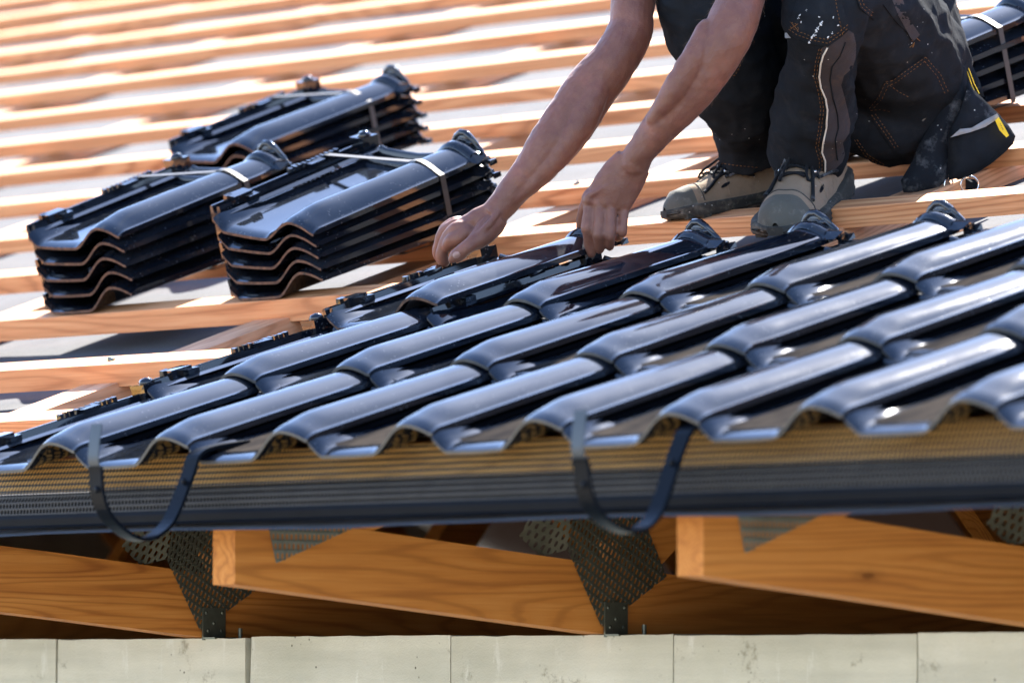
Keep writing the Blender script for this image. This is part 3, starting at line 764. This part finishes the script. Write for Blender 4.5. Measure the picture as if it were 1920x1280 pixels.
# back of his left hand
limb(m, [(1188, 304, 8.73, .030, .020), (1172, 326, 8.735, .034, .019), (1158, 347, 8.738, .0365, .018), (1145, 368, 8.74, .0365, .016), (1138, 382, 8.742, .033, .014), (1136, 392, 8.744, .031, .009)], 20, 5, (0, 0))
for k, (x0, y0, x1, y1, x2, y2, x3, y3, r, dd) in enumerate(((1104, 378, 1100, 428, 1104, 458, 1109, 476, .0083, 8.748), (1124, 384, 1122, 438, 1123, 458, 1125, 468, .0087, 8.742),
                                                         (1146, 388, 1144, 440, 1143, 456, 1143, 462, .0083, 8.740), (1170, 380, 1167, 432, 1162, 442, 1158, 446, .0078, 8.745))):
    q = (k-1.5)
    limb(m, [(1172+q*14, 326, dd+.006, .010), (x0, y0-12, dd-.003, r*1.1), (x0, y0+4, dd-.004, r*1.02), ((x0+x1)/2+.5, (y0+y1)/2, dd-.008, r*.96), (x1, y1-4, dd-.011, r*1.04), (x1, y1+4, dd-.011, r*1.05),
             ((x1+x2)/2, (y1+y2)/2+2, dd-.006, r*.93), (x2, y2, dd, r*.92), (x3, y3, dd+.006, r*.78)], 16, 4)
for q, (kx, ky) in enumerate(((1104, 376), (1124, 381), (1146, 384), (1168, 380))):
    limb(m, [(1180-q*1+q*4, 318, 8.7265, .0028), ((kx+1180)/2+q*2-2, (ky+318)/2, 8.7255, .0034), (kx+1, ky-9, 8.7345, .0056), (kx, ky-1, 8.738, .0084)], 12)
for q, (kx, ky) in enumerate(((858, 427), (852, 422), (852, 419))):
    limb(m, [(915, 404+q*2-3, 8.885+.012*q, .0035), ((kx+915)/2, (ky+404)/2-2, 8.890+.02*q, .0038), (kx, ky-3, 8.903+.024*q, .0085)], 12)
limb(m, [(935, 398, 8.878, .004), (917, 420, 8.868, .005), (898, 440, 8.862, .005)], 12)
limb(m, [(1150, 335, 8.76, .015), (1118, 362, 8.785, .015), (1098, 395, 8.81, .012), (1092, 428, 8.835, .010), (1094, 448, 8.84, .008)])   # thumb on the far side
# trunk, neck, head, legs (mostly under clothes or above the picture)
limb(m, [(1690, 150, 9.29, .07, .08), (1668, 20, 9.32, .08, .08), (1600, -120, 9.25, .13, .12), (1500, -240, 9.15, .15, .12), (1425, -310, 9.08, .13, .10)])
limb(m, [(1290, -235, 9.12, .06), (1380, -290, 9.07, .085), (1470, -240, 8.98, .06)])
limb(m, [(1420, -310, 9.06, .065), (1375, -365, 9.0, .056), (1345, -400, 8.95, .06)])
hc = SV(1318, -440, 8.92); fdir = (SV(1250, -380, 8.72)-hc).normalized(); hup = (SV(1290, -560, 8.86)-hc); hup = (hup-fdir*hup.dot(fdir)).normalized(); hs = fdir.cross(hup).normalized()
HM = Matrix((hs, fdir, hup)).transposed()
def hp(a, b, c): return hc+HM @ Vector((a, b, c))
m.ball(hp(0, -.012, .035), (.078, .098, .088), 0, 20, HM); m.ball(hp(0, .030, -.035), (.058, .060, .075), 0, 18, HM)
m.ball(hp(0, .070, -.085), (.026, .022, .020), 0, 12, HM)                                                     # chin
m.ball(hp(0, .098, -.022), (.012, .020, .016), 0, 12, HM); m.ball(hp(0, .090, .0), (.008, .016, .026), 0, 12, HM)   # nose
for s_ in (-1, 1):
    m.ball(hp(.078*s_, -.008, -.012), (.010, .020, .032), 0, 12, HM); m.ball(hp(.030*s_, .072, .022), (.024, .016, .009), 0, 12, HM); m.ball(hp(.036*s_, .062, -.025), (.022, .018, .02), 0, 12, HM)
m.ball(hp(0, .086, -.052), (.024, .012, .006), 0, 12, HM); m.ball(hp(0, .084, -.062), (.020, .012, .006), 0, 12, HM)   # lips
limb(m, [(1690, 150, 9.22, .06), (1620, 50, 9.0, .06), (1552, -34, 8.81, .050), (1538, 90, 8.86, .034), (1528, 220, 8.98, .036), (1520, 300, 9.04, .035), (1530, 330, 9.06, .03)])
limb(m, [(1620, 140, 9.37, .06), (1450, 40, 9.16, .06), (1335, -30, 9.0, .052), (1366, 90, 9.06, .040), (1395, 210, 9.16, .034), (1402, 270, 9.20, .028)])
def skin_d(p):
    return .0009*noise.noise(p*70)+.0012*noise.noise(p*28)
body = fuse(m, 'body', .0022, 2, SKIN, None, disp=skin_d); adopt(body)
BB = BVHTree.FromObject(body, bpy.context.evaluated_depsgraph_get())
def cast(T, x, y, d0=8.2):
    o_ = SV(x, y, d0-1.5); dr = (SV(x, y, d0+4)-o_).normalized()
    h = T.ray_cast(o_, dr); return (h[0], h[1]) if h[0] is not None else (None, None)
from mathutils.geometry import delaunay_2d_cdt
def patch(T, poly, off, mat, name, parent, step=6., lim=None, puff=0.):
    """cloth piece with the given outline laid on the surface T, with real thickness"""
    B_ = []
    for i, (a, b) in enumerate(zip(poly, poly[1:]+poly[:1])):
        L = math.hypot(b[0]-a[0], b[1]-a[1]); n = max(1, int(L/step))
        for k in range(n): B_.append((a[0]+(b[0]-a[0])*k/n, a[1]+(b[1]-a[1])*k/n))
    f = inpoly(B_); I = []
    x0, x1 = min(p[0] for p in B_), max(p[0] for p in B_); y0, y1 = min(p[1] for p in B_), max(p[1] for p in B_)
    y = y0+step/2; r = 0
    while y < y1:
        x = x0+step/2*(1+r % 2)
        while x < x1:
            if f(x, y) and min(math.hypot(x-p[0], y-p[1]) for p in B_) > step*.6: I.append((x, y))
            x += step
        y += step*.87; r += 1
    n = len(B_)
    V, E_, F, _, _, _ = delaunay_2d_cdt([Vector(p) for p in B_+I], [], [list(range(n))], 1, 1e-4)
    P, N = [], []
    last = None
    for q in V:
        c, nn = cast(T, q.x, q.y)
        if c is not None and lim and last is not None and abs((c-CAM).dot(fwd)-lim) > .12: c = None
        if c is None: c = SV(q.x, q.y, (last-CAM).dot(fwd) if last is not None else (lim or 9)); nn = -fwd
        last = c
        e = min(math.hypot(q.x-p[0], q.y-p[1]) for p in B_); pf = puff*min(1, e/26.)
        P.append(c-fwd*(off+pf)+nn*.0004); N.append(nn)
    m = MB(); m.add(P, [tuple(q) for q in F], 0, True)
    rim = list(range(len(V)))
    # rim wall back to the surface
    bi = []
    for p in B_:
        bi.append(min(range(len(V)), key=lambda i: (V[i].x-p[0])**2+(V[i].y-p[1])**2))
    top = [P[i] for i in bi]; low = [p+fwd*(off+puff+.002) for p in top]
    m.grid([top+top[:1], low+low[:1]], 0, False)
    o = m.build(name, mat); o.parent = parent; return o
def seam(T, pts, r, mat, name, parent, off=.0012, dash=0, m=None):
    own = m is None; m = m or MB(); Q = []
    for a, b in zip(pts, pts[1:]):
        L = math.hypot(b[0]-a[0], b[1]-a[1]); n = max(1, int(L/3.5))
        for k in range(n): Q.append((a[0]+(b[0]-a[0])*k/n, a[1]+(b[1]-a[1])*k/n))
    Q.append(pts[-1]); P = []
    for x, y in Q:
        c, nn = cast(T, x, y)
        if c is not None: P.append(c-fwd*off+nn*.0005)
        elif P: P.append(P[-1]+(SV(x, y, 9)-SV(*Q[max(Q.index((x, y))-1, 0)], 9)))
    if len(P) > 2:
        if dash:
            for i in range(0, len(P)-1, 2): m.tube([P[i], P[i+1]], r*.8, 5)
        else: m.tube(P, r, 6)
    if own: o = m.build(name, mat); o.parent = parent; return o
hm = MB(); cnt = 0; rr = random.Random(5); vv = body.data.vertices
while cnt < 900:
    q = vv[rr.randrange(len(vv))]; c = q.co; a = c-CAM; dz = a.dot(fwd); X = 960+10667*a.dot(rgt)/dz; Y = 640-10667*a.dot(upv)/dz
    if Y < -40 or Y > 400 or dz > 9.06: continue
    if not ((X < 1240 and Y < 385) or (1200 < X < 1440 and Y < 290)): continue
    nn = q.normal; t = (upv*-.8-rgt*.5+Vector((rr.uniform(-.5, .5), rr.uniform(-.5, .5), rr.uniform(-.5, .5)))); t = (t-nn*t.dot(nn)).normalized()
    l_ = rr.uniform(.006, .012); hm.tube([c, c+(nn*.35+t*.6)*l_*.5, c+(nn*.45+t)*l_], [.00011, .00009, .00003], 3, 0, False); cnt += 1
o = hm.build('arm_hair', plain('fine_arm_hair', (.22, .13, .07), .5, 0, .5)); o.parent = body; o['kind'] = 'stuff'
# thumb nail and short nails
def nail(x, y, d, ax, ay, w_, l_):
    c, nn = cast(BB, x, y)
    if c is None: return
    t = (SV(x+ax, y+ay, d)-SV(x, y, d)).normalized(); t = (t-nn*t.dot(nn)).normalized(); s_ = nn.cross(t).normalized()
    m = MB(); G = []
    for i in range(7):
        a = -1+2*i/6; row = []
        for k in range(7):
            b = -1+2*k/6; wd = w_*(1-.12*b*b)
            row.append(c+s_*a*wd+t*b*l_*(1-.25*a*a)+nn*(.0011-.0026*a*a-.0006*b*b))
        G.append(row)
    m.grid(G, 0, True); m.grid(G, 0, True, True); o = m.build('fingernail', NAIL); o.parent = body
nail(856, 478.5, 8.86, -10, 7, .0058, .0062)
HAIR = fabric_mat('dark_brown_hair', (.03, .018, .010), (.06, .035, .02), 700)
m = MB(); m.ball(hp(0, -.026, .052), (.090, .106, .092), 0, 24, HM); m.ball(hp(0, -.058, .0), (.082, .064, .085), 0, 20, HM)
hair = fuse(m, 'hair', .006, 2, HAIR, None, disp=lambda p: .004*noise.noise(p*60)); adopt(hair); hair.parent = person
for s_ in (-1, 1):
    m = MB(); m.ball(hp(.030*s_, .073, .005), (.011, .009, .0045), 0, 12, HM); o = m.build('eye', plain('dark_eye', (.03, .02, .015), .25)); o.parent = body
# shirt
m = MB()
limb(m, [(1650, -60, 9.30, .145, .14), (1595, -135, 9.25, .145, .135), (1500, -245, 9.15, .165, .135), (1430, -305, 9.08, .14, .115)])
limb(m, [(1280, -250, 9.13, .072), (1255, -190, 9.08, .066), (1228, -130, 9.04, .060)]); limb(m, [(1480, -250, 8.97, .072), (1445, -190, 8.92, .066), (1420, -130, 8.87, .060)])
limb(m, [(1285, -250, 9.12, .072), (1380, -290, 9.07, .10), (1475, -250, 8.98, .072)])
shirt = fuse(m, 'shirt', .009, 2, SHIRT, None, disp=lambda p: .005*noise.noise(p*14)); adopt(shirt)
# trousers
def folds(p):
    a = (p-SV(1500, 0, 9))
    q = Vector((a.dot(rgt)*9, a.dot(upv)*16, a.dot(fwd)*9))
    r = 1-abs(noise.noise(q+Vector((3, 1, 7))))*2.2
    q2 = Vector((a.dot(rgt)*22+a.dot(upv)*9, a.dot(upv)*26, a.dot(fwd)*16))
    r2 = 1-abs(noise.noise(q2))*2
    q3 = Vector((a.dot(rgt)*34-a.dot(upv)*20, a.dot(upv)*40, a.dot(fwd)*25)); r3 = 1-abs(noise.noise(q3))*2.4
    return .0066*(r-.5)+.0034*(r2-.5)+.0011*(r3-.4)+.0006*noise.noise(p*110)
m = MB()
limb(m, [(1556, -40, 8.78, .080, .080), (1547, 20, 8.76, .068, .072), (1545, 70, 8.80, .056, .064), (1540, 112, 8.85, .052, .062), (1533, 160, 8.90, .060, .066), (1527, 210, 8.95, .0655, .068), (1521, 262, 9.0, .066, .068), (1514, 298, 9.04, .062, .064)], 26, 6, (1, 0))
limb(m, [(1560, -40, 8.80, .085), (1625, 30, 8.96, .100), (1680, 110, 9.12, .112), (1700, 170, 9.20, .110)])
limb(m, [(1316, -50, 8.97, .080), (1338, 10, 8.98, .085), (1358, 80, 9.02, .084), (1380, 150, 9.08, .079), (1396, 205, 9.14, .068), (1404, 250, 9.18, .056), (1412, 300, 9.21, .049)], 26, 6, (1, 0))
limb(m, [(1330, -40, 8.98, .09), (1440, 40, 9.13, .105), (1560, 120, 9.30, .115), (1640, 150, 9.36, .11)])
limb(m, [(1676, -20, 9.30, .090, .11), (1694, 60, 9.29, .095, .12), (1704, 130, 9.28, .098, .12), (1692, 190, 9.24, .100, .11), (1668, 232, 9.18, .066, .08)])
limb(m, [(1610, 215, 9.14, .062, .07), (1665, 228, 9.16, .064, .08), (1720, 215, 9.2, .062, .09)])
trousers = fuse(m, 'trousers', .0048, 3, BLACKCLOTH, None, disp=folds); adopt(trousers)
dg = bpy.context.evaluated_depsgraph_get(); dg.update()
TB = BVHTree.FromObject(trousers, dg)
# folded hems
for pts in ([(1441, 296), (1458, 310), (1495, 322), (1537, 338), (1560, 330), (1582, 302)],):
    pass
gp = patch(TB, [(1541, 90), (1572, 74), (1591, 57), (1600, 63), (1605, 84), (1604, 108), (1598, 128), (1582, 142), (1577, 160), (1583, 182), (1589, 206), (1594, 232), (1592, 250), (1580, 268), (1584, 290), (1579, 304), (1565, 318), (1556, 338), (1540, 340), (1547, 312), (1541, 288), (1546, 250), (1551, 205), (1545, 172), (1537, 145), (1538, 118)], .0016, GREYCLOTH, 'side_panel', trousers)
pk = patch(TB, [(1496, -14), (1574, -14), (1582, 20), (1592, 54), (1572, 74), (1552, 88), (1520, 82), (1492, 72), (1477, 60), (1484, 36), (1492, 10)], .0055, BLACKCLOTH, 'knee_flap', trousers, puff=.003)
bp = patch(TB, [(1736, 104), (1768, 138), (1782, 172), (1745, 240), (1718, 262), (1676, 284), (1626, 210), (1626, 202), (1646, 180), (1660, 152), (1673, 150), (1700, 128)], .0022, BLACKCLOTH, 'thigh_pocket', trousers, puff=.002)
b2 = patch(TB, [(1640, -12), (1680, 42), (1710, 70), (1724, 60), (1745, 30), (1752, -12)], .0035, BLACKCLOTH, 'hip_pocket', trousers, puff=.002)
b3 = patch(TB, [(1668, -10), (1684, 30), (1706, 70), (1712, 78), (1724, 66), (1700, 30), (1690, -10)], .0050, GREYCLOTH, 'pocket_binding', trousers)
b4 = patch(TB, [(1604, -12), (1612, 16), (1638, 38), (1650, 26), (1662, -12)], .0040, BLACKCLOTH, 'cargo_flap', trousers, puff=.001)
dg.update()
st = MB()
def stitch(pts, T=TB, off=.0018, r=.00055): seam(T, pts, r, THREAD, '', None, off, 0, st)
def stitch_d(pts, T=TB, off=.0018): seam(T, pts, .0006, THREAD, '', None, off, 1, st)
PK = BVHTree.FromObject(pk, dg)
stitch_d([(1479, 56), (1494, 66), (1522, 76), (1552, 82), (1574, 68), (1592, 52)], PK, .001); stitch_d([(1481, 51), (1497, 60), (1524, 70), (1551, 75), (1573, 62), (1590, 47)], PK, .001)
stitch_d([(1482, 42), (1494, 46), (1497, 56)], PK, .001); stitch([(1483, 43), (1496, 58)], PK, .001); stitch([(1496, 45), (1482, 55)], PK, .001)
stitch_d([(1565, -8), (1572, 30), (1580, 66)], PK, .001)
stitch_d([(1540, 92), (1534, 118), (1531, 145), (1540, 175), (1544, 206), (1540, 240), (1534, 275), (1541, 300), (1541, 338)]); stitch_d([(1536, 92), (1529, 118), (1526, 145), (1535, 175), (1539, 206), (1535, 240), (1529, 278), (1536, 300), (1536, 338)])
stitch_d([(1465, 308), (1500, 322), (1540, 322), (1572, 320)], TB, .0014)
stitch_d([(1352, 306), (1380, 310), (1420, 314)], TB, .0014)
BP = BVHTree.FromObject(bp, dg)
for pts in ([(1736, 108), (1702, 132), (1674, 152), (1661, 154), (1648, 182), (1630, 204)], [(1734, 116), (1704, 138), (1678, 157), (1666, 161), (1654, 186), (1636, 206)], [(1736, 108), (1764, 140), (1778, 172)], [(1734, 116), (1758, 144), (1772, 176)], [(1662, 156), (1684, 172), (1706, 184)], [(1632, 208), (1652, 206), (1668, 210)], [(1634, 216), (1660, 252), (1678, 278)], [(1641, 214), (1666, 250), (1684, 276)], [(1684, 284), (1720, 266), (1748, 240)]):
    stitch_d(pts, BP, .001)
B4 = BVHTree.FromObject(b4, dg)
stitch_d([(1608, -8), (1616, 14), (1638, 33)], B4, .001); stitch_d([(1614, -8), (1621, 11), (1640, 27)], B4, .001)
stitch_d([(1602, 262), (1622, 292), (1654, 312)]); stitch_d([(1607, 262), (1627, 290), (1658, 309)])
stitch_d([(1385, 120), (1398, 100), (1402, 90)]); stitch_d([(1366, 140), (1378, 142), (1388, 122)])
for c_ in ((1708, 185), (1669, 211), (1714, 80), (1716, 68)):
    for _ in range(3):
        a = random.uniform(-9, 9); stitch([c_, (c_[0]+a*.4, c_[1]+5), (c_[0]+a, c_[1]+9)])
o = st.build('orange_stitching', THREAD); o.parent = trousers
m = MB(); seam(TB, [(1551, 90), (1544, 104), (1539, 120), (1536, 145), (1539, 165), (1548, 186), (1551, 206), (1549, 240), (1543, 270), (1541, 286), (1547, 302), (1547, 318), (1545, 340)], .0014, PIPING, '', None, .0022, 0, m)
o = m.build('white_piping', PIPING); o.parent = trousers
m = MB(); seam(TB, [(1585, 80), (1575, 105), (1560, 125), (1556, 150), (1562, 185), (1570, 215), (1572, 240), (1566, 262), (1568, 285), (1570, 300)], .0011, GREYCLOTH, '', None, .0026, 0, m)
o = m.build('panel_seam', BLACKCLOTH); o.parent = trousers
# white paint on the knee flap
PAINT = plain('dried_white_paint', (.62, .63, .62), .7, 0, .3, .1, 90)
m = MB()
for (x, y, r) in [(1541-k*2.6, 42+k*4.2, 2.6+1.2*math.sin(k*2.1)) for k in range(10)]+[(1500, 28, 2.4), (1497, 34, 1.6), (1502, 42, 2.), (1536, 33, 1.8), (1563, 33, 2.), (1571, 48, 2.2), (1553, 71, 2.6), (1560, 62, 1.6), (1530, 68, 1.5), (1512, 20, 1.2)]:
    c, nn = cast(PK, x, y)
    if c is not None:
        for _ in range(3):
            m.ball(c-fwd*.0006+rgt*random.uniform(-.0012, .0012)+upv*random.uniform(-.0015, .0015), (r*.00045, r*.00045, r*.00045), 0, 6)
o = m.build('paint_splash', PAINT); o.parent = pk
m = MB(); P = SV(1479, 67, 8.745)
m.box((0, 0, 0), (.012, .003, .008), Matrix.Translation(P) @ Matrix.Rotation(.8, 4, 'Z')); o = m.build('cloth_tag', REFLEX); o.parent = pk

# tool pouch hanging from his belt
def pillow(poly, d, th, name, mat, parent, step=7., bend=0.):
    B_ = []
    for a, b in zip(poly, poly[1:]+poly[:1]):
        L = math.hypot(b[0]-a[0], b[1]-a[1]); n = max(1, int(L/step))
        for k in range(n): B_.append((a[0]+(b[0]-a[0])*k/n, a[1]+(b[1]-a[1])*k/n))
    f = inpoly(B_); I = []
    x0, x1 = min(p[0] for p in B_), max(p[0] for p in B_); y0, y1 = min(p[1] for p in B_), max(p[1] for p in B_); y = y0
    while y < y1:
        x = x0
        while x < x1:
            if f(x, y) and min(math.hypot(x-p[0], y-p[1]) for p in B_) > step*.6: I.append((x, y))
            x += step
        y += step
    n = len(B_); V, E_, F, _, _, _ = delaunay_2d_cdt([Vector(p) for p in B_+I], [], [list(range(n))], 1, 1e-4)
    m = MB(); P, Q = [], []
    for q in V:
        e = min(math.hypot(q.x-p[0], q.y-p[1]) for p in B_); t = th*math.sin(min(1, e/34.)*1.5708)**.7
        w_ = .004*noise.noise(Vector((q.x*.03, q.y*.02, th*90)))+.002*noise.noise(Vector((q.x*.08, q.y*.05, 3)))
        P.append(SV(q.x, q.y, d+bend*(q.x-x0)/(x1-x0)-t-.002+w_)); Q.append(SV(q.x, q.y, d+bend*(q.x-x0)/(x1-x0)+t*.6+.002+w_))
    m.add(P, [tuple(q) for q in F], 0, True); m.add(Q, [tuple(q)[::-1] for q in F], 0, True)
    bi = [min(range(len(V)), key=lambda i: (V[i].x-p[0])**2+(V[i].y-p[1])**2) for p in B_]
    m.grid([[P[i] for i in bi+bi[:1]], [Q[i] for i in bi+bi[:1]]], 0, False)
    o = m.build(name, mat); o.parent = parent; return o
pouch = empty('tool_pouch', Matrix.Translation(SV(1800, 250, 9.15)))
tag(pouch, 'black canvas tool pouch with a yellow tab hanging behind the crouching person', 'tool pouch')
pch = []
p1 = pillow([(1752, 20), (1778, 34), (1806, 80), (1812, 126), (1814, 188), (1800, 214), (1782, 250), (1778, 336), (1754, 356), (1722, 360), (1694, 361), (1689, 338), (1712, 300), (1722, 272), (1760, 210), (1790, 163), (1796, 120), (1780, 70)], 9.10, .016, 'inner_pocket', DUSTYCLOTH, None, 6.)
p2 = pillow([(1814, 150), (1826, 168), (1843, 185), (1873, 214), (1892, 236), (1904, 255), (1900, 270), (1882, 288), (1860, 306), (1841, 319), (1819, 330), (1779, 338), (1776, 262), (1782, 240), (1799, 207), (1808, 180)], 9.085, .022, 'outer_pocket', BLACKCLOTH, None, 6.)
p3 = pillow([(1813, 168), (1826, 176), (1845, 192), (1872, 218), (1874, 226), (1850, 236), (1815, 250), (1782, 258), (1786, 240), (1800, 212)], 9.068, .008, 'chalky_lining', DUSTYCLOTH, None, 5.)
p4 = pillow([(1782, 258), (1800, 242), (1822, 240), (1845, 226), (1870, 213), (1874, 221), (1848, 238), (1820, 248), (1800, 253)], 9.056, .004, 'reflective_edge', REFLEX, None, 4.)
p5 = pillow([(1866, 226), (1873, 220), (1880, 232), (1892, 254), (1887, 258), (1874, 244)], 9.046, .002, 'yellow_tab', YELLOW, None, 3.)
p6 = pillow([(1724, 222), (1742, 203), (1749, 207), (1731, 228)], 9.085, .003, 'metal_clip', STRAP, None, 4.)
p7 = pillow([(1757, 0), (1768, 4), (1790, 40), (1806, 75), (1822, 120), (1838, 155), (1846, 182), (1836, 180), (1818, 150), (1810, 122), (1796, 82), (1776, 40)], 9.13, .010, 'hanging_strap', DUSTYCLOTH, None, 5.)
m = MB()
for (x, y, a) in ((1783, 352, .5), (1822, 350, 1.)):
    P = [SV(x+14*math.cos(t)*a*1.2-4, y-4+16*math.sin(t), 9.10+.004*math.cos(t)) for t in [k*6.283/18 for k in range(19)]]
    m = MB(); m.tube(P, .0016, 6); o = m.build('wire_ring', plain('polished_steel_ring', (.6, .6, .6), .2, 1.)); pch.append(o)
m = MB(); m.box((0, 0, 0), (.030, .02, .022), Matrix.Translation(SV(1812, 346, 9.13)) @ Matrix.Rotation(.5, 4, 'Y')); pch.append(m.build('webbing_end', BLACKCLOTH))
m = MB()
GREENM = plain('black_print_on_label', (.03, .05, .02), .7)
for q in range(4):
    t = .15+q/6; m.box((0, 0, 0), (.0012, .0004, .0016), Matrix.Translation(SV(1874.5+t*9, 230+t*19, 9.0405)) @ Matrix((rgt, fwd, upv)).transposed().to_4x4() @ Matrix.Rotation(-.9, 4, 'Y'))
lab = m.build('label_print', GREENM)
for o in [p1, p2, p3, p4, p6, p7]+pch: o.parent = pouch; o.matrix_parent_inverse = pouch.matrix_world.inverted()
p5.parent = pouch; p5.matrix_parent_inverse = pouch.matrix_world.inverted(); lab.parent = p5
m = MB()
for (pts) in ([(1812, 130), (1822, 160), (1832, 180)], [(1816, 128), (1826, 156), (1836, 176)]):
    m.tube([SV(x, y, 9.11) for x, y in pts], .0007, 5)
o = m.build('yellow_seam', YELLOW); o.parent = p7

# boots: X from toe to heel, Y sideways, Z up
def boot(toe, heel, up, label):
    X = (heel-toe); L = X.length; X.normalize(); up = (up-X*up.dot(X)).normalized(); Y = up.cross(X).normalized()
    M = Matrix((X, Y, up)).transposed().to_4x4(); M.translation = toe; k = L/.30
    M = M @ Matrix.Scale(k, 4)
    b = empty('boot', M)
    def keyed(tab, x):
        for (a, va), (c, vc) in zip(tab, tab[1:]):
            if x <= c:
                t = sstep((x-a)/(c-a)) if c > a else 0; return va+(vc-va)*(.5*t+.5*(x-a)/(c-a))
        return tab[-1][1]
    Wd = [(0, .006), (.006, .024), (.022, .041), (.06, .051), (.10, .051), (.15, .044), (.20, .039), (.25, .038), (.285, .032), (.298, .018), (.30, .010)]
    Ht = [(0, .030), (.008, .044), (.022, .057), (.05, .064), (.08, .068), (.12, .083), (.16, .108), (.20, .132), (.24, .15), (.28, .150), (.296, .13), (.30, .06)]
    off = [(0, .004), (.10, .003), (.2, -.002), (.3, 0)]
    m = MB(); R = []
    xs_ = [.0, .004, .012, .022, .035, .05, .065, .08, .10, .12, .14, .16, .18, .20, .22, .24, .26, .28, .292, .30]
    for x in xs_:
        w0, h = keyed(Wd, x), keyed(Ht, x); o_ = keyed(off, x); row = []
        for q in range(19):
            a = math.pi*q/18; ca, sa = math.cos(a), math.sin(a)
            narrow = 1-.42*max(0, (sa*h-.05)/.1) if x > .1 else 1-.15*sa
            yy = w0*math.copysign(abs(ca)**.75, ca)*narrow*(.97); zz = .018+(h-.018)*sa**.8
            p = Vector((x, yy+o_, zz))
            p += Vector((0, yy, zz)).normalized()*(.0025*noise.noise(Vector((x*45, yy*45, zz*60+toe.x*9)))-(.002 if .075 < x < .083 else 0))
            row.append(p)
        R.append(row)
    m.grid(R, 0, True, True)
    nq = 18
    for i in range(len(xs_)-1):
        for q in range(nq):
            zz = (R[i][q].z+R[i][q+1].z)/2
            if xs_[i] < .046: m.m[i*nq+q] = 1
    o = m.build('boot_upper', [SUEDE, TOECAP], b); up_o = o; R_up = R
    m = MB(); R = []
    for x in xs_:
        w0 = keyed(Wd, x)*1.0+.006; o_ = keyed(off, x); zt = .026+.012*sstep((x-.17)/.10)-.002*sstep((.03-x)/.03); arch = .006*math.exp(-((x-.175)/.03)**2)+.010*sstep((.05-x)/.05)
        row = []
        for yy, zz in ((-1, zt), (-1.07, zt-.004), (-1.04, zt-.007), (-1.09, zt-.011), (-1.05, arch+.010), (-1.08, arch+.006), (-1., arch), (1., arch), (1.08, arch+.006), (1.05, arch+.010), (1.09, zt-.011), (1.04, zt-.007), (1.07, zt-.004), (1, zt)):
            row.append(Vector((x+(-.004 if x < .002 else (.004 if x > .299 else 0)), yy*w0+o_, zz)))
        R.append(row)
    m.grid(R, 0, True, False, True); m.add(R[0], [tuple(range(14))[::-1]], 0); m.add(R[-1], [tuple(range(14))], 0)
    o = m.build('boot_sole', RUBBER, b)
    m = MB()
    for q in range(9):
        x = .03+q*.03
        if .15 < x < .19: continue
        for s_ in (-1, 1): m.box((x, s_*(keyed(Wd, x)-.004), -.001+(.006 if x < .05 else 0)), (.016, .018, .010), None, 0, .0008)
    o2 = m.build('tread', RUBBER); o2.parent = o; o2['kind'] = 'stuff'
    # dark inserts
    me = up_o.data
    T = BVHTree.FromPolygons([v.co.copy() for v in me.vertices], [tuple(p.vertices) for p in me.polygons])
    def surf(x, z, s_):
        h = T.ray_cast(Vector((x, .3*s_, z)), Vector((0, -s_, 0))); return h[0] if h[0] else Vector((x, .04*s_, z))
    for s_ in (-1, 1):
        for (x0, z0, l_, h_, rt) in ((.175, .072, .030, .010, -.5), (.115, .052, .020, .008, -.3)):
            m = MB(); G = []
            for i in range(7):
                row = []
                for j in range(5):
                    a = (-1+i/3)*l_/2; c = (-1+j/2)*h_/2*(1-.5*((-1+i/3)**2)); x = x0+a*math.cos(rt)-c*math.sin(rt); z = z0-a*math.sin(rt)*1+c*math.cos(rt)
                    p = surf(x, z, s_); row.append(p+Vector((0, s_*.0012, .0004)))
                G.append(row)
            m.grid(G, 0, True, s_ < 0); m.grid(G, 0, True, s_ > 0); o3 = m.build('dark_insert', BLACKCLOTH); o3.parent = up_o
    for ring in (6, 9):
        m = MB(); m.tube([R_up[ring][q]*1.0+Vector((0, 0, 0)) for q in range(1, 18)], .0013, 6); o6 = m.build('upper_seam', RUBBER if ring == 6 else SUEDE); o6.parent = up_o
    # laces and metal eyelets
    def topz(x, y):
        h = T.ray_cast(Vector((x, y, .4)), Vector((0, 0, -1))); return h[0].z if h[0] else .08
    m = MB()
    for q in range(6):
        x = .100+q*.017
        for s_ in (-1, 1):
            P = [Vector((x+(.015*t if s_ > 0 else .015*(1-t)), y, topz(x+.008, y)+.0035)) for t, y in ((0, -.020), (.3, -.010), (.5, 0), (.7, .010), (1, .020))]
            m.tube(P, .0026, 7)
    for lp in range(4):
        a = (-1) ** lp; x0 = .175; P = []
        for t in range(13):
            s2 = t/12; x = x0-.085*math.sin(s2*math.pi)*(1-.12*lp); y = a*(.006+.026*s2+.006*lp); P.append(Vector((x, y, topz(x, max(-.04, min(.04, y)))+.008+.006*math.sin(s2*6.28+lp))))
        m.tube(P, .0026, 7)
    for a in (-1, 1):
        P = [Vector((x, y, topz(x, max(-.045, min(.045, y)))+.005)) for x, y in ((.17, a*.006), (.14, a*.020), (.11, a*.030), (.085, a*.036), (.068, a*.040))]
        m.tube(P, [.003, .003, .003, .0032, .0036], 7)
    o4 = m.build('bootlace', LACE, b)
    for q in range(3):
        for s_ in (-1, 1):
            x = .125+q*.025; y = .029*s_; m = MB(); m.ball((x, y, topz(x, y)+.004), (.0042, .0042, .0042), 0, 8); o5 = m.build('eyelet', GALVB); o5.parent = o4
    b.parent = person; b.matrix_parent_inverse = PINV
    return b
GALVB = plain('steel_eyelet', (.5, .47, .43), .25, .9, .5, .15, 60)
zup = Vector((0, 0, 1))
boot(SV(1462, 452, 8.865), SV(1566, 352, 9.125), zup*.9+fwd*.25+rgt*.1, '')
boot(SV(1252, 418, 9.17), SV(1512, 372, 9.27), zup, '')
